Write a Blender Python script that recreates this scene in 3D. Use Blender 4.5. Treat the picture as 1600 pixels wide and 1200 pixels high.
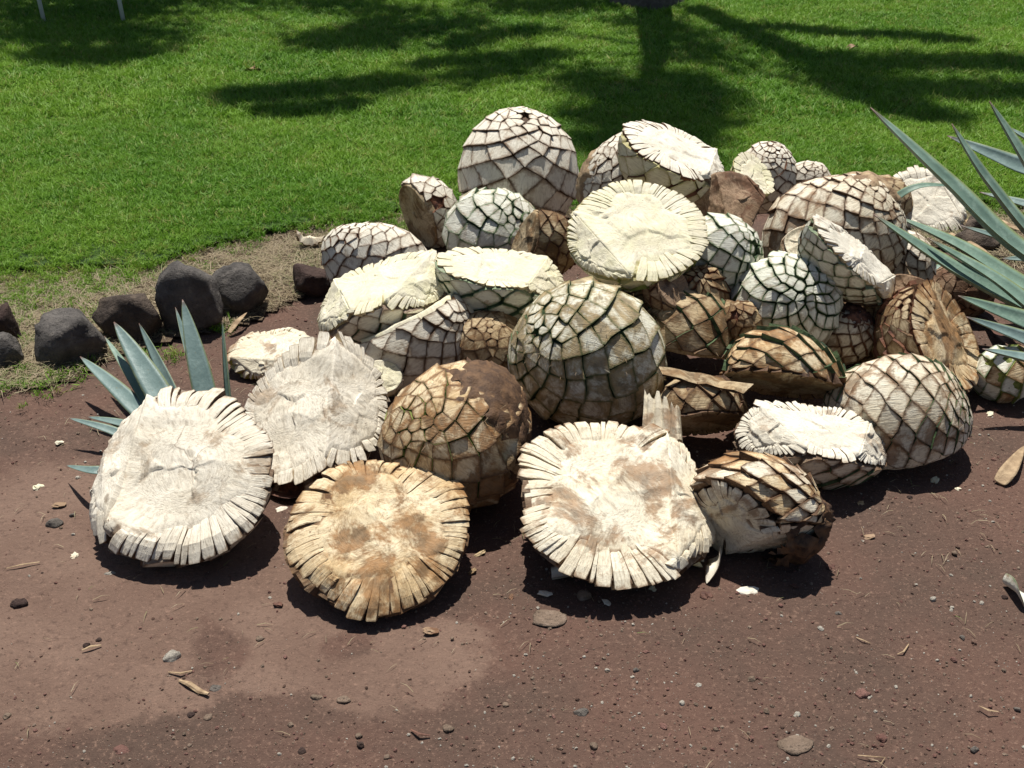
import bpy, bmesh, math, random
import numpy as np
from mathutils import Vector, Matrix, noise

S = bpy.context.scene
COL = S.collection
for _o in list(bpy.data.objects):
    bpy.data.objects.remove(_o)

# ------------------------------------------------------------------ camera
F = 1716.0; CH = 1.70; PITCH = math.radians(28.0)
cam_d = bpy.data.cameras.new('camera'); cam = bpy.data.objects.new('camera', cam_d); COL.objects.link(cam)
cam_d.sensor_width = 36.0; cam_d.lens = 36.0*F/1600.0
cam_d.clip_start = 0.05; cam_d.clip_end = 2000.0
cam.location = (0, 0, CH); cam.rotation_euler = (math.pi/2-PITCH, 0, 0)
S.camera = cam

# ------------------------------------------------------------------ sky, sun, exposure
SUN_EL = math.radians(72.0); SUN_AZ = math.radians(-7.0)      # azimuth measured from +Y towards +X
w = bpy.data.worlds.new('World'); S.world = w; w.use_nodes = True
wn = w.node_tree; wn.nodes.clear()
sky = wn.nodes.new('ShaderNodeTexSky'); sky.sky_type = 'NISHITA'; sky.sun_disc = False
sky.sun_elevation = SUN_EL; sky.sun_rotation = SUN_AZ
bg = wn.nodes.new('ShaderNodeBackground'); bg.inputs['Strength'].default_value = 0.05
wo = wn.nodes.new('ShaderNodeOutputWorld')
wn.links.new(sky.outputs[0], bg.inputs[0]); wn.links.new(bg.outputs[0], wo.inputs[0])
SUN = Vector((math.sin(SUN_AZ)*math.cos(SUN_EL), math.cos(SUN_AZ)*math.cos(SUN_EL), math.sin(SUN_EL)))
sd = bpy.data.lights.new('sun', 'SUN'); sd.energy = 5.0; sd.angle = math.radians(0.53); sd.color = (1.0, 0.955, 0.88)
sl = bpy.data.objects.new('sun', sd); COL.objects.link(sl); sl.location = SUN*30
sl.rotation_euler = SUN.to_track_quat('Z', 'Y').to_euler()
S.view_settings.view_transform = 'Standard'; S.view_settings.look = 'None'
S.view_settings.gamma = 1.0; S.view_settings.use_curve_mapping = False; S.view_settings.exposure = 0.36

# ------------------------------------------------------------------ helpers
CP, SP = math.cos(PITCH), math.sin(PITCH)
def ray(px, py):
    x = (px-800)/F; y = (600-py)/F
    return Vector((x, CP+y*SP, -SP+y*CP))
def at_z(px, py, z=0.0):
    d = ray(px, py); t = (z-CH)/d.z
    return Vector((d.x*t, d.y*t, z)), t
def at_y(px, py, Y):
    d = ray(px, py); t = Y/d.y
    return Vector((d.x*t, Y, CH+d.z*t))

def props(o, label=None, cat=None, group=None, kind=None):
    if label: o['label'] = label
    if cat: o['category'] = cat
    if group: o['group'] = group
    if kind: o['kind'] = kind
    return o
def link(name, me, mats, parent=None, smooth=False, edge=None, flow=None):
    for m in mats: me.materials.append(m)
    if smooth: me.polygons.foreach_set('use_smooth', [True]*len(me.polygons))
    if edge is not None:
        a = me.attributes.new('edge', 'FLOAT', 'POINT'); a.data.foreach_set('value', edge)
    if flow is not None:
        a = me.attributes.new('flow', 'FLOAT_VECTOR', 'POINT'); a.data.foreach_set('vector', np.asarray(flow, dtype=np.float32).ravel())
    o = bpy.data.objects.new(name, me); COL.objects.link(o)
    if parent: o.parent = parent
    return o
def mk(name, V, Fc, mats, parent=None, smooth=False, midx=None, edge=None, flow=None):
    me = bpy.data.meshes.new(name); me.from_pydata([tuple(v) for v in V], [], Fc)
    if midx is not None: me.polygons.foreach_set('material_index', midx)
    o = link(name, me, mats, parent, smooth, edge, flow)
    me.update(); return o
def empty(name, loc, label, cat, group=None):
    o = bpy.data.objects.new(name, None); COL.objects.link(o); o.location = loc
    o.empty_display_size = 0.05
    return props(o, label, cat, group)

# ------------------------------------------------------------------ material tools
class NT:
    def __init__(s, name):
        s.m = bpy.data.materials.new(name); s.m.use_nodes = True; s.t = s.m.node_tree
        s.b = s.t.nodes['Principled BSDF']
        s.b.inputs['Specular IOR Level'].default_value = 0.25
    def n(s, t, **k):
        x = s.t.nodes.new(t)
        for a, v in k.items(): setattr(x, a, v)
        return x
    def l(s, a, b): s.t.links.new(a, b)
    def pos(s):
        return s.n('ShaderNodeNewGeometry').outputs['Position']
    def noise(s, scale, vec=None, detail=3.0, rough=0.55, dist=0.0):
        x = s.n('ShaderNodeTexNoise'); x.inputs['Scale'].default_value = scale
        x.inputs['Detail'].default_value = detail; x.inputs['Roughness'].default_value = rough
        x.inputs['Distortion'].default_value = dist
        s.l(vec if vec is not None else s.pos(), x.inputs['Vector']); return x.outputs['Fac']
    def ramp(s, fac, stops, interp='LINEAR'):
        x = s.n('ShaderNodeValToRGB'); e = x.color_ramp.elements; x.color_ramp.interpolation = interp
        while len(e) < len(stops): e.new(0.5)
        for i, (p, c) in enumerate(stops):
            e[i].position = p; e[i].color = (c, c, c, 1) if isinstance(c, (int, float)) else (*c, 1)
        s.l(fac, x.inputs['Fac']); return x.outputs['Color']
    def mix(s, fac, a, b, mode='MIX'):
        x = s.n('ShaderNodeMix', data_type='RGBA', blend_type=mode)
        for v, i in ((fac, 0), (a, 6), (b, 7)):
            if isinstance(v, (int, float)): x.inputs[i].default_value = v if i == 0 else (v, v, v, 1)
            elif isinstance(v, tuple): x.inputs[i].default_value = (*v, 1)
            else: s.l(v, x.inputs[i])
        return x.outputs[2]
    def math(s, op, a, b=0.0):
        x = s.n('ShaderNodeMath', operation=op)
        for v, i in ((a, 0), (b, 1)):
            if isinstance(v, (int, float)): x.inputs[i].default_value = v
            else: s.l(v, x.inputs[i])
        return x.outputs[0]
    def rnd(s): return s.n('ShaderNodeObjectInfo').outputs['Random']
    def attr(s, nm): return s.n('ShaderNodeAttribute', attribute_name=nm).outputs['Fac']
    def scaled(s, vec, sc):
        x = s.n('ShaderNodeMapping'); x.inputs['Scale'].default_value = sc; s.l(vec, x.inputs['Vector']); return x.outputs[0]
    def bump(s, h, strength, dist, prev=None):
        x = s.n('ShaderNodeBump'); x.inputs['Strength'].default_value = strength; x.inputs['Distance'].default_value = dist
        s.l(h, x.inputs['Height'])
        if prev is not None: s.l(prev, x.inputs['Normal'])
        return x.outputs[0]
    def done(s, col, rough=0.8, nrm=None):
        if isinstance(col, tuple): s.b.inputs['Base Color'].default_value = (*col, 1)
        else: s.l(col, s.b.inputs['Base Color'])
        if isinstance(rough, (int, float)): s.b.inputs['Roughness'].default_value = rough
        else: s.l(rough, s.b.inputs['Roughness'])
        if nrm is not None: s.l(nrm, s.b.inputs['Normal'])
        return s.m

def flesh(name, base, base2, stain, amt, edge=(0.10, 0.055, 0.03), edge_amt=0.8, tint=None, crack=0.0, fib=0.35):
    """pale chopped agave heart: blotches, brown stains, dark edge lines, fibre relief"""
    t = NT(name); p = t.pos()
    c = t.mix(t.ramp(t.noise(9, p, 3), [(0.35, 0.0), (0.65, 1.0)]), base, base2)
    rv = t.rnd()
    c = t.mix(t.math('MULTIPLY', rv, 0.35), c, base2)
    if tint:
        c = t.mix(t.ramp(t.noise(14, p, 2), [(0.45, 0.0), (0.66, 0.8)]), c, tint)
    # fine fibres
    fl = t.n('ShaderNodeAttribute', attribute_name='flow').outputs['Vector']
    fb = t.noise(1.0, fl, 5, 0.68, 0.3)
    c = t.mix(t.ramp(fb, [(0.34, 0.35+fib*0.5), (0.52, 0.0)]), c, tuple((0.45*x+0.25*y) for x, y in zip(base2, stain)))
    c = t.mix(t.ramp(fb, [(0.55, 0.0), (0.7, 0.5)]), c, tuple(min(0.83, 1.06*x) for x in base))
    # stains : big soft + small sharp
    st1 = t.ramp(t.noise(7.5, p, 8, 0.68, 0.5), [(0.66-0.29*amt, 0.0), (0.72-0.27*amt, 1.0)])
    st2 = t.ramp(t.noise(45, p, 5, 0.7, 0.3), [(0.66-0.2*amt, 0.0), (0.74-0.16*amt, 0.85)])
    st = t.math('MULTIPLY', t.math('MAXIMUM', st1, t.math('MULTIPLY', st2, 0.55+0.3*amt)), min(1.0, 0.35+0.75*amt))
    sc = t.mix(t.ramp(t.noise(30, p, 4), [(0.4, 0.0), (0.62, 1.0)]), stain, tuple(0.42*x for x in stain))
    c = t.mix(st, c, sc)
    # dark specks
    sp = t.ramp(t.noise(120, p, 2, 0.5), [(0.70, 0.0), (0.75, 0.6)])
    c = t.mix(sp, c, (0.10, 0.05, 0.03))
    if crack:
        v = t.n('ShaderNodeTexVoronoi', feature='DISTANCE_TO_EDGE'); v.inputs['Scale'].default_value = 5.0
        dn = t.n('ShaderNodeTexNoise'); dn.inputs['Scale'].default_value = 14; t.l(p, dn.inputs['Vector'])
        mm = t.n('ShaderNodeVectorMath', operation='MULTIPLY_ADD'); t.l(dn.outputs['Color'], mm.inputs[0])
        mm.inputs[1].default_value = (0.07, 0.07, 0.07); t.l(p, mm.inputs[2])
        t.l(mm.outputs[0], v.inputs['Vector'])
        ck = t.ramp(v.outputs['Distance'], [(0.0, 1.0), (0.011, 0.0)])
        ck = t.math('MULTIPLY', ck, t.ramp(t.noise(7, p, 2), [(0.45, 0.0), (0.6, crack*0.8)]))
        c = t.mix(ck, c, (0.16, 0.09, 0.05))
    # grime creeping in from the borders of each leaf base
    e = t.attr('edge')
    gr = t.math('ADD', e, t.math('MULTIPLY', t.math('SUBTRACT', t.noise(26, p, 6, 0.7), 0.5), 2.4))
    gr = t.math('MULTIPLY', t.ramp(gr, [(0.62, 0.0), (1.25 if False else 1.0, 1.0)]), 0.30+0.75*amt)
    c = t.mix(gr, c, tuple(0.75*x for x in stain))
    # edge lining
    en = t.math('ADD', e, t.math('MULTIPLY', t.math('SUBTRACT', t.noise(70, p, 3), 0.5), 0.5))
    c = t.mix(t.math('MULTIPLY', t.ramp(en, [(0.80, 0.0), (1.0, 1.0)]), edge_amt), c, edge)
    h = t.math('ADD', t.math('MULTIPLY', t.noise(110, p, 6, 0.7), 0.7), t.math('MULTIPLY', fb, 1.6))
    nb = t.bump(h, 0.5, 0.0045)
    return t.done(c, 0.72, nb)

def skin(name, c1, c2):
    t = NT(name); p = t.pos()
    c = t.mix(t.ramp(t.noise(40, p, 4), [(0.4, 0.0), (0.65, 1.0)]), c1, c2)
    c = t.mix(t.math('MULTIPLY', t.rnd(), 0.5), c, c2)
    return t.done(c, 0.7, t.bump(t.noise(150, p, 4), 0.7, 0.004))

M = {}
M['fresh'] = flesh('fresh_cut_agave', (0.76, 0.72, 0.58), (0.68, 0.63, 0.46), (0.40, 0.26, 0.10), 0.06, edge=(0.30, 0.28, 0.07), edge_amt=0.65, tint=(0.72, 0.69, 0.46), crack=0.2, fib=0.25)
M['white'] = flesh('clean_white_agave', (0.80, 0.76, 0.65), (0.70, 0.65, 0.53), (0.34, 0.20, 0.10), 0.27, crack=0.35, fib=0.3)
M['aged'] = flesh('weathered_grey_white_agave', (0.78, 0.73, 0.62), (0.66, 0.60, 0.48), (0.34, 0.22, 0.12), 0.34, crack=0.8, fib=0.6)
M['stain'] = flesh('brown_stained_agave', (0.76, 0.66, 0.46), (0.60, 0.44, 0.24), (0.30, 0.14, 0.045), 0.62, crack=0.4, fib=0.6)
M['some'] = flesh('lightly_stained_agave', (0.80, 0.75, 0.61), (0.68, 0.60, 0.44), (0.27, 0.13, 0.05), 0.46, crack=0.3, fib=0.5)
M['moss'] = flesh('pale_agave_with_tan_fur', (0.78, 0.77, 0.67), (0.68, 0.65, 0.48), (0.40, 0.29, 0.14), 0.66, edge=(0.07, 0.09, 0.03), fib=0.9)
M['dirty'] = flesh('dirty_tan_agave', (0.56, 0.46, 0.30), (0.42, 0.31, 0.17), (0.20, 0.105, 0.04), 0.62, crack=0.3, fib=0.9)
M['bark'] = flesh('rough_brown_dry_agave', (0.38, 0.27, 0.18), (0.26, 0.17, 0.10), (0.14, 0.06, 0.03), 0.6, crack=0.5, fib=0.9)
M['mint'] = flesh('pale_green_agave', (0.78, 0.77, 0.67), (0.68, 0.69, 0.57), (0.28, 0.15, 0.06), 0.32, edge=(0.12, 0.20, 0.10), fib=0.2)
M['rind'] = flesh('yellow_green_rind', (0.66, 0.64, 0.24), (0.50, 0.54, 0.12), (0.30, 0.22, 0.05), 0.1, edge_amt=0.3)
M['skin_green'] = skin('dark_green_leaf_edge', (0.018, 0.035, 0.016), (0.09, 0.14, 0.06))
M['skin_lime'] = skin('lime_green_leaf_edge', (0.05, 0.08, 0.02), (0.26, 0.30, 0.08))
M['skin_brown'] = skin('dark_brown_leaf_edge', (0.035, 0.020, 0.013), (0.16, 0.09, 0.05))
M['skin_red'] = skin('reddish_brown_leaf_edge', (0.045, 0.016, 0.011), (0.20, 0.085, 0.045))
M['skin_tan'] = skin('cream_leaf_side', (0.40, 0.30, 0.17), (0.58, 0.50, 0.34))

def earth_mat():
    t = NT('reddish_brown_dirt'); p = t.pos()
    d = t.attr('dry')
    dn = t.math('ADD', d, t.math('MULTIPLY', t.math('SUBTRACT', t.noise(13, p, 8, 0.78), 0.5), 1.5))
    dry = t.ramp(dn, [(0.30, 0.0), (0.62, 1.0)])
    wet = t.mix(t.ramp(t.noise(2.2, p, 4), [(0.4, 0.0), (0.62, 1.0)]), (0.124, 0.071, 0.053), (0.090, 0.058, 0.044))
    drc = t.mix(t.ramp(t.noise(3, p, 4), [(0.4, 0.0), (0.6, 1.0)]), (0.185, 0.120, 0.090), (0.150, 0.094, 0.070))
    c = t.mix(dry, wet, drc)
    # humus/dark crumbs and dust
    c = t.mix(t.ramp(t.noise(55, p, 5, 0.7), [(0.54, 0.0), (0.66, 0.5)]), c, (0.05, 0.029, 0.023))
    c = t.mix(t.ramp(t.noise(90, p, 4, 0.75), [(0.56, 0.0), (0.66, 0.6)]), c, (0.27, 0.17, 0.125))
    # coarse sand grains
    v = t.n('ShaderNodeTexVoronoi'); v.inputs['Scale'].default_value = 170; t.l(p, v.inputs['Vector'])
    g = t.ramp(v.outputs['Distance'], [(0.16, 1.0), (0.30, 0.0)])
    gm = t.math('MULTIPLY', g, t.ramp(v.outputs['Color'], [(0.50, 0.0), (0.54, 0.9)]))
    gc = t.mix(t.noise(400, p, 0), (0.34, 0.24, 0.17), (0.15, 0.065, 0.055))
    c = t.mix(gm, c, gc)
    h = t.math('ADD', t.math('MULTIPLY', t.noise(38, p, 8, 0.72), 1.0), t.math('MULTIPLY', gm, 0.18))
    nb = t.bump(h, 0.9, 0.013)
    return t.done(c, 0.92, nb)
M['earth'] = earth_mat()

def blade_mat(name, a, b, tip, straw=(0.30, 0.27, 0.09), sa=0.12):
    t = NT(name)
    r = t.rnd(); p = t.pos()
    c = t.mix(r, a, b)
    c = t.mix(t.ramp(t.noise(0.9, p, 3), [(0.42, 0.0), (0.62, 0.55)]), c, tip)
    c = t.mix(t.ramp(t.noise(3.5, p, 4, 0.7), [(0.55, 0.0), (0.75, 0.6)]), c, straw if sa > 0.3 else tip)
    c = t.mix(t.ramp(r, [(1.0-sa, 0.0), (1.0-sa*0.5, 1.0)]), c, straw)
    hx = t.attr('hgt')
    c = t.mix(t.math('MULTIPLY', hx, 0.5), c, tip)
    tr = t.n('ShaderNodeBsdfTranslucent'); t.l(c, tr.inputs['Color'])
    t.done(c, 0.55)
    ms = t.n('ShaderNodeMixShader'); ms.inputs[0].default_value = 0.30
    t.l(t.b.outputs[0], ms.inputs[1]); t.l(tr.outputs[0], ms.inputs[2])
    t.l(ms.outputs[0], t.t.nodes['Material Output'].inputs['Surface'])
    return t.m
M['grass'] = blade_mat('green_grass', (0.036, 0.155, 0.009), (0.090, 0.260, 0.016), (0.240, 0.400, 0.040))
M['straw'] = blade_mat('dry_straw', (0.26, 0.20, 0.12), (0.36, 0.29, 0.18), (0.44, 0.37, 0.25), (0.14, 0.20, 0.05), 0.2)
t = NT('lawn_soil'); p = t.pos()
M['lawn'] = t.done(t.mix(t.ramp(t.noise(30, p, 5), [(0.4, 0.0), (0.6, 1.0)]), (0.022, 0.050, 0.010), (0.055, 0.105, 0.020)), 0.9, t.bump(t.noise(90, p, 4), 1.0, 0.02))
t = NT('dry_verge_soil'); p = t.pos()
M['verge'] = t.done(t.mix(t.ramp(t.noise(60, p, 6, 0.7), [(0.4, 0.0), (0.6, 1.0)]), (0.085, 0.055, 0.04), (0.22, 0.165, 0.105)), 0.95, t.bump(t.noise(120, p, 5, 0.7), 1.0, 0.02))

def rock_mat(name, a, b, dust):
    t = NT(name); p = t.pos()
    c = t.mix(t.ramp(t.noise(14, p, 5, 0.65), [(0.38, 0.0), (0.64, 1.0)]), a, b)
    c = t.mix(t.ramp(t.noise(28, p, 6, 0.75), [(0.56, 0.0), (0.74, 0.7)]), c, dust)
    v = t.n('ShaderNodeTexVoronoi'); v.inputs['Scale'].default_value = 90; t.l(p, v.inputs['Vector'])
    pit = t.ramp(v.outputs['Distance'], [(0.10, 0.0), (0.32, 1.0)])
    h = t.math('ADD', t.math('MULTIPLY', t.noise(26, p, 9, 0.72), 1.0), t.math('MULTIPLY', pit, 0.10))
    c = t.mix(t.math('MULTIPLY', t.math('SUBTRACT', 1.0, pit), 0.4), c, tuple(0.5*x for x in a))
    return t.done(c, 0.88, t.bump(h, 1.0, 0.026))
M['lava'] = rock_mat('dark_basalt', (0.080, 0.073, 0.068), (0.160, 0.145, 0.132), (0.26, 0.235, 0.205))
M['lavared'] = rock_mat('red_brown_basalt', (0.05, 0.030, 0.026), (0.085, 0.055, 0.045), (0.14, 0.10, 0.08))
M['lavabrown'] = rock_mat('brown_basalt', (0.07, 0.054, 0.045), (0.13, 0.10, 0.078), (0.23, 0.18, 0.135))
M['peb_pink'] = rock_mat('pinkish_pebble', (0.17, 0.085, 0.068), (0.26, 0.14, 0.115), (0.30, 0.20, 0.16))
M['peb_tan'] = rock_mat('tan_pebble', (0.20, 0.145, 0.105), (0.30, 0.22, 0.165), (0.36, 0.28, 0.22))
M['peb_pale'] = rock_mat('pale_pebble', (0.42, 0.38, 0.32), (0.58, 0.54, 0.46), (0.30, 0.26, 0.2))
M['peb_grey'] = rock_mat('grey_pebble', (0.14, 0.125, 0.11), (0.22, 0.19, 0.165), (0.28, 0.24, 0.2))

def leaf_mat(name, a, b, bloom, margin=(0.18, 0.20, 0.06)):
    t = NT(name); p = t.pos()
    c = t.mix(t.ramp(t.noise(9, p, 4), [(0.35, 0.0), (0.65, 1.0)]), a, b)
    c = t.mix(t.ramp(t.noise(22, p, 6, 0.7), [(0.50, 0.0), (0.72, 0.65)]), c, bloom)
    c = t.mix(t.ramp(t.noise(120, p, 3), [(0.66, 0.0), (0.72, 0.55)]), c, (0.20, 0.17, 0.08))
    e = t.attr('edge')
    c = t.mix(t.ramp(e, [(0.80, 0.0), (0.98, 0.75)]), c, margin)
    tp = t.attr('tip')
    c = t.mix(t.ramp(tp, [(0.90, 0.0), (0.99, 0.9)]), c, (0.14, 0.07, 0.055))
    return t.done(c, 0.48, t.bump(t.noise(1.0, t.scaled(p, (90, 90, 30)), 4), 0.35, 0.004))
M['leaf_blue'] = leaf_mat('blue_green_agave_leaf', (0.13, 0.195, 0.185), (0.18, 0.255, 0.24), (0.27, 0.36, 0.34))
M['leaf_grey'] = leaf_mat('grey_green_agave_leaf', (0.12, 0.19, 0.15), (0.17, 0.26, 0.205), (0.28, 0.38, 0.31))
M['leaf_dry'] = skin('dry_tan_leaf', (0.20, 0.13, 0.075), (0.42, 0.31, 0.19))
M['leaf_red'] = skin('dry_red_brown_leaf', (0.05, 0.022, 0.018), (0.17, 0.085, 0.06))
M['mud'] = skin('caked_mud', (0.045, 0.026, 0.018), (0.15, 0.085, 0.045))
M['treebark'] = rock_mat('grey_tree_bark', (0.10, 0.085, 0.07), (0.17, 0.145, 0.125), (0.22, 0.19, 0.17))
t = NT('tree_leaf'); M['treeleaf'] = t.done(t.mix(t.noise(3, t.pos(), 2), (0.035, 0.075, 0.02), (0.07, 0.12, 0.035)), 0.6)
t = NT('white_painted_metal'); M['whitepaint'] = t.done((0.72, 0.72, 0.70), 0.45)

# ------------------------------------------------------------------ ground and lawn
def edge_fn(pts):
    xs, ys = [], []
    for px, py in pts:
        q, _ = at_z(px, py, 0.0); xs.append(q.x); ys.append(q.y)
    o = np.argsort(xs); xs = np.array(xs)[o]; ys = np.array(ys)[o]
    return lambda X: np.interp(X, xs, ys)
live_edge = edge_fn([(-300, 470), (0, 455), (120, 440), (220, 440), (300, 415), (380, 400), (450, 385), (540, 372), (620, 352), (720, 342), (900, 335), (1100, 322), (1250, 315), (1400, 330), (1500, 335), (1600, 345), (1900, 350)])
dry_edge = edge_fn([(-300, 640), (0, 612), (110, 600), (170, 565), (260, 540), (380, 515), (450, 480), (520, 445), (620, 375), (720, 350), (1000, 340), (1250, 335), (1450, 380), (1600, 430), (1900, 450)])
rng = np.random.default_rng(7)
def fbm(X, Y, sc, seed=0, octv=4):
    r = np.random.default_rng(seed); out = np.zeros_like(X); a = 1.0
    for k in range(octv):
        for _ in range(5):
            th = r.uniform(0, 2*np.pi); ph = r.uniform(0, 2*np.pi); f = sc*r.uniform(0.7, 1.3)
            out += a*np.sin(f*(X*np.cos(th)+Y*np.sin(th))+ph)/5
        a *= 0.55; sc *= 2.1
    return out
def lawn_h(X, Y):
    k = np.clip((Y-live_edge(X)+0.25)/0.5, 0, 1); return 0.030*k*k*(3-2*k) + 0.018
def ground_h(X, Y):
    near = np.clip((9-np.abs(Y-3))/6, 0, 1)
    return near*(0.006*fbm(X, Y, 5, 1) + 0.003*fbm(X, Y, 28, 2, 3) + 0.0014*fbm(X, Y, 120, 5, 2))

def grid_obj(name, xs, ys, hf, mat, kind, attrs=None, keep=None):
    X, Y = np.meshgrid(xs, ys); Z = hf(X, Y); ny, nx = X.shape
    V = np.stack([X, Y, Z], -1).reshape(-1, 3)
    i = np.arange((ny-1)*(nx-1)); r, c = i//(nx-1), i % (nx-1); a = r*nx+c
    Q = np.stack([a, a+1, a+nx+1, a+nx], -1)
    if keep is not None:
        cx = V[Q].mean(1); Q = Q[keep(cx[:, 0], cx[:, 1])]
    me = bpy.data.meshes.new(name)
    me.vertices.add(len(V)); me.vertices.foreach_set('co', V.ravel())
    me.loops.add(Q.size); me.loops.foreach_set('vertex_index', Q.ravel().astype(np.int32))
    me.polygons.add(len(Q)); me.polygons.foreach_set('loop_start', (np.arange(len(Q))*4).astype(np.int32))
    me.update(calc_edges=True)
    for nm, fn in (attrs or {}).items():
        at = me.attributes.new(nm, 'FLOAT', 'POINT'); at.data.foreach_set('value', fn(X, Y).ravel())
    o = link(name, me, [mat], None, True); props(o, kind=kind); return o

DRY = [((60, 960), 0.26, 0.22), ((200, 930), 0.26, 0.16), ((330, 900), 0.2, 0.16), ((120, 1050), 0.30, 0.14), ((250, 1040), 0.18, 0.13), ((430, 960), 0.16, 0.16), ((440, 1040), 0.13, 0.13), ((620, 1040), 0.20, 0.12), ((470, 930), 0.12, 0.08), ((700, 1000), 0.10, 0.06), ((20, 820), 0.22, 0.25), ((560, 1080), 0.11, 0.05)]
WET = [((340, 1020), 0.085, 0.10), ((420, 1110), 0.1, 0.05), ((540, 1010), 0.07, 0.05)]
def dryness(X, Y):
    WX = X+0.035*fbm(X, Y, 16, 11); WY = Y+0.035*fbm(X, Y, 16, 12)
    out = np.zeros_like(X)
    for (q, rx, ry) in DRY:
        c, _ = at_z(*q); d = np.sqrt(((WX-c.x)/rx)**2+((WY-c.y)/ry)**2); out = np.maximum(out, np.clip(1.5-d, 0, 1))
    for (q, rx, ry) in WET:
        c, _ = at_z(*q); d = np.sqrt(((WX-c.x)/rx)**2+((WY-c.y)/ry)**2); out = out*(1-np.clip(1.5-d, 0, 1))
    return np.clip(out + 0.18 + 0.14*fbm(X, Y, 2.5, 9), 0, 1)
def spread(lo, hi, far0, far1, step):
    core = np.arange(lo, hi, step)
    g = step*1.5; l = [lo]; 
    while l[-1] > far0: l.append(l[-1]-g); g *= 1.35
    g = step*1.5; h = [core[-1]]
    while h[-1] < far1: h.append(h[-1]+g); g *= 1.35
    return np.concatenate([np.array(l[:0:-1]), core, np.array(h[1:])])
grid_obj('ground', spread(-2.2, 2.6, -600, 600, 0.018), spread(1.0, 4.6, -600, 900, 0.018), ground_h, M['earth'], 'structure', {'dry': dryness})
gx = spread(-6, 6, -500, 500, 0.03)
grid_obj('verge', np.arange(-4, 4.5, 0.04), np.arange(2.4, 5.6, 0.04), lambda X, Y: ground_h(X, Y)+0.012+0.008*fbm(X, Y, 9, 4), M['verge'], 'structure',
         keep=lambda X, Y: (Y > dry_edge(X)+0.05*fbm(X, Y, 6, 3)) & (Y < live_edge(X)+0.5))
grid_obj('lawn', gx, spread(3.0, 12, 2.9, 800, 0.04), lawn_h, M['lawn'], 'structure', keep=lambda X, Y: Y > live_edge(X)+0.14+0.05*fbm(X, Y, 5, 6))

# ------------------------------------------------------------------ scattered stuff (instances on points)
def blades_mesh(name, n, spreadr, h0, h1, wd, lean, mat, seed, flat=False):
    r = random.Random(seed); V = []; Fc = []; H = []
    for _ in range(n):
        a = r.uniform(0, 6.283); rr = spreadr*math.sqrt(r.random())
        bx, by = rr*math.cos(a), rr*math.sin(a); d = r.uniform(0, 6.283); L = r.uniform(h0, h1); ln = r.uniform(0.3, 1.0)*lean
        w2 = wd*r.uniform(0.6, 1.2)/2; ca, sa = math.cos(d), math.sin(d)
        pa = d+r.uniform(-0.9, 0.9); qx, qy = -math.sin(pa), math.cos(pa)
        k = len(V)
        for i, (f, ww) in enumerate(((0, 1), (0.5, 0.9), (1, 0.08))):
            o = ln*f*f*L*1.1; z = L*f*(1-0.35*ln*f) if not flat else L*0.12*math.sin(f*2.6)+r.uniform(0.0, 0.006)
            if flat: o = L*f
            cx, cy = bx+ca*o, by+sa*o
            V += [(cx-qx*w2*ww, cy-qy*w2*ww, z), (cx+qx*w2*ww, cy+qy*w2*ww, z)]; H += [f, f]
        Fc += [(k, k+1, k+3, k+2), (k+2, k+3, k+5, k+4)]
    me = bpy.data.meshes.new(name); me.from_pydata(V, [], Fc)
    a = me.attributes.new('hgt', 'FLOAT', 'POINT'); a.data.foreach_set('value', H)
    me.materials.append(mat)
    return me

def scatter(name, pts, rot, scl, sources, kind='stuff'):
    """one object: mesh points that carry rotation and size, geometry nodes set one of the source meshes on each"""
    me = bpy.data.meshes.new(name); me.vertices.add(len(pts)); me.vertices.foreach_set('co', np.asarray(pts, dtype=np.float32).ravel())
    a = me.attributes.new('prot', 'FLOAT_VECTOR', 'POINT'); a.data.foreach_set('vector', np.asarray(rot, dtype=np.float32).ravel())
    a = me.attributes.new('pscl', 'FLOAT', 'POINT'); a.data.foreach_set('value', np.asarray(scl, dtype=np.float32))
    o = bpy.data.objects.new(name, me); COL.objects.link(o); props(o, kind=kind)
    cc = bpy.data.collections.new(name+'_source')
    for i, m in enumerate(sources):
        cc.objects.link(bpy.data.objects.new(name+'_piece', m))
    ng = bpy.data.node_groups.new(name, 'GeometryNodeTree')
    ng.interface.new_socket('Geometry', in_out='INPUT', socket_type='NodeSocketGeometry')
    ng.interface.new_socket('Geometry', in_out='OUTPUT', socket_type='NodeSocketGeometry')
    N = ng.nodes; gi = N.new('NodeGroupInput'); go = N.new('NodeGroupOutput')
    ci = N.new('GeometryNodeCollectionInfo'); ci.inputs['Collection'].default_value = cc
    ci.inputs['Separate Children'].default_value = True; ci.inputs['Reset Children'].default_value = True
    ip = N.new('GeometryNodeInstanceOnPoints'); ip.inputs['Pick Instance'].default_value = True
    na = N.new('GeometryNodeInputNamedAttribute'); na.data_type = 'FLOAT_VECTOR'; na.inputs['Name'].default_value = 'prot'
    nb = N.new('GeometryNodeInputNamedAttribute'); nb.data_type = 'FLOAT'; nb.inputs['Name'].default_value = 'pscl'
    rv = N.new('FunctionNodeRandomValue'); rv.data_type = 'INT'; rv.inputs[4].default_value = 0; rv.inputs[5].default_value = len(sources)-1
    er = N.new('FunctionNodeEulerToRotation')
    L = ng.links
    L.new(gi.outputs[0], ip.inputs['Points']); L.new(ci.outputs[0], ip.inputs['Instance'])
    L.new(na.outputs[0], er.inputs[0]); L.new(er.outputs[0], ip.inputs['Rotation']); L.new(nb.outputs[0], ip.inputs['Scale'])
    L.new(rv.outputs[2], ip.inputs['Instance Index'])
    L.new(ip.outputs[0], go.inputs[0])
    md = o.modifiers.new('scatter', 'NODES'); md.node_group = ng
    return o

def rnd_pts(n, x0, x1, y0, y1):
    return rng.uniform(x0, x1, n), rng.uniform(y0, y1, n)
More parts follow.
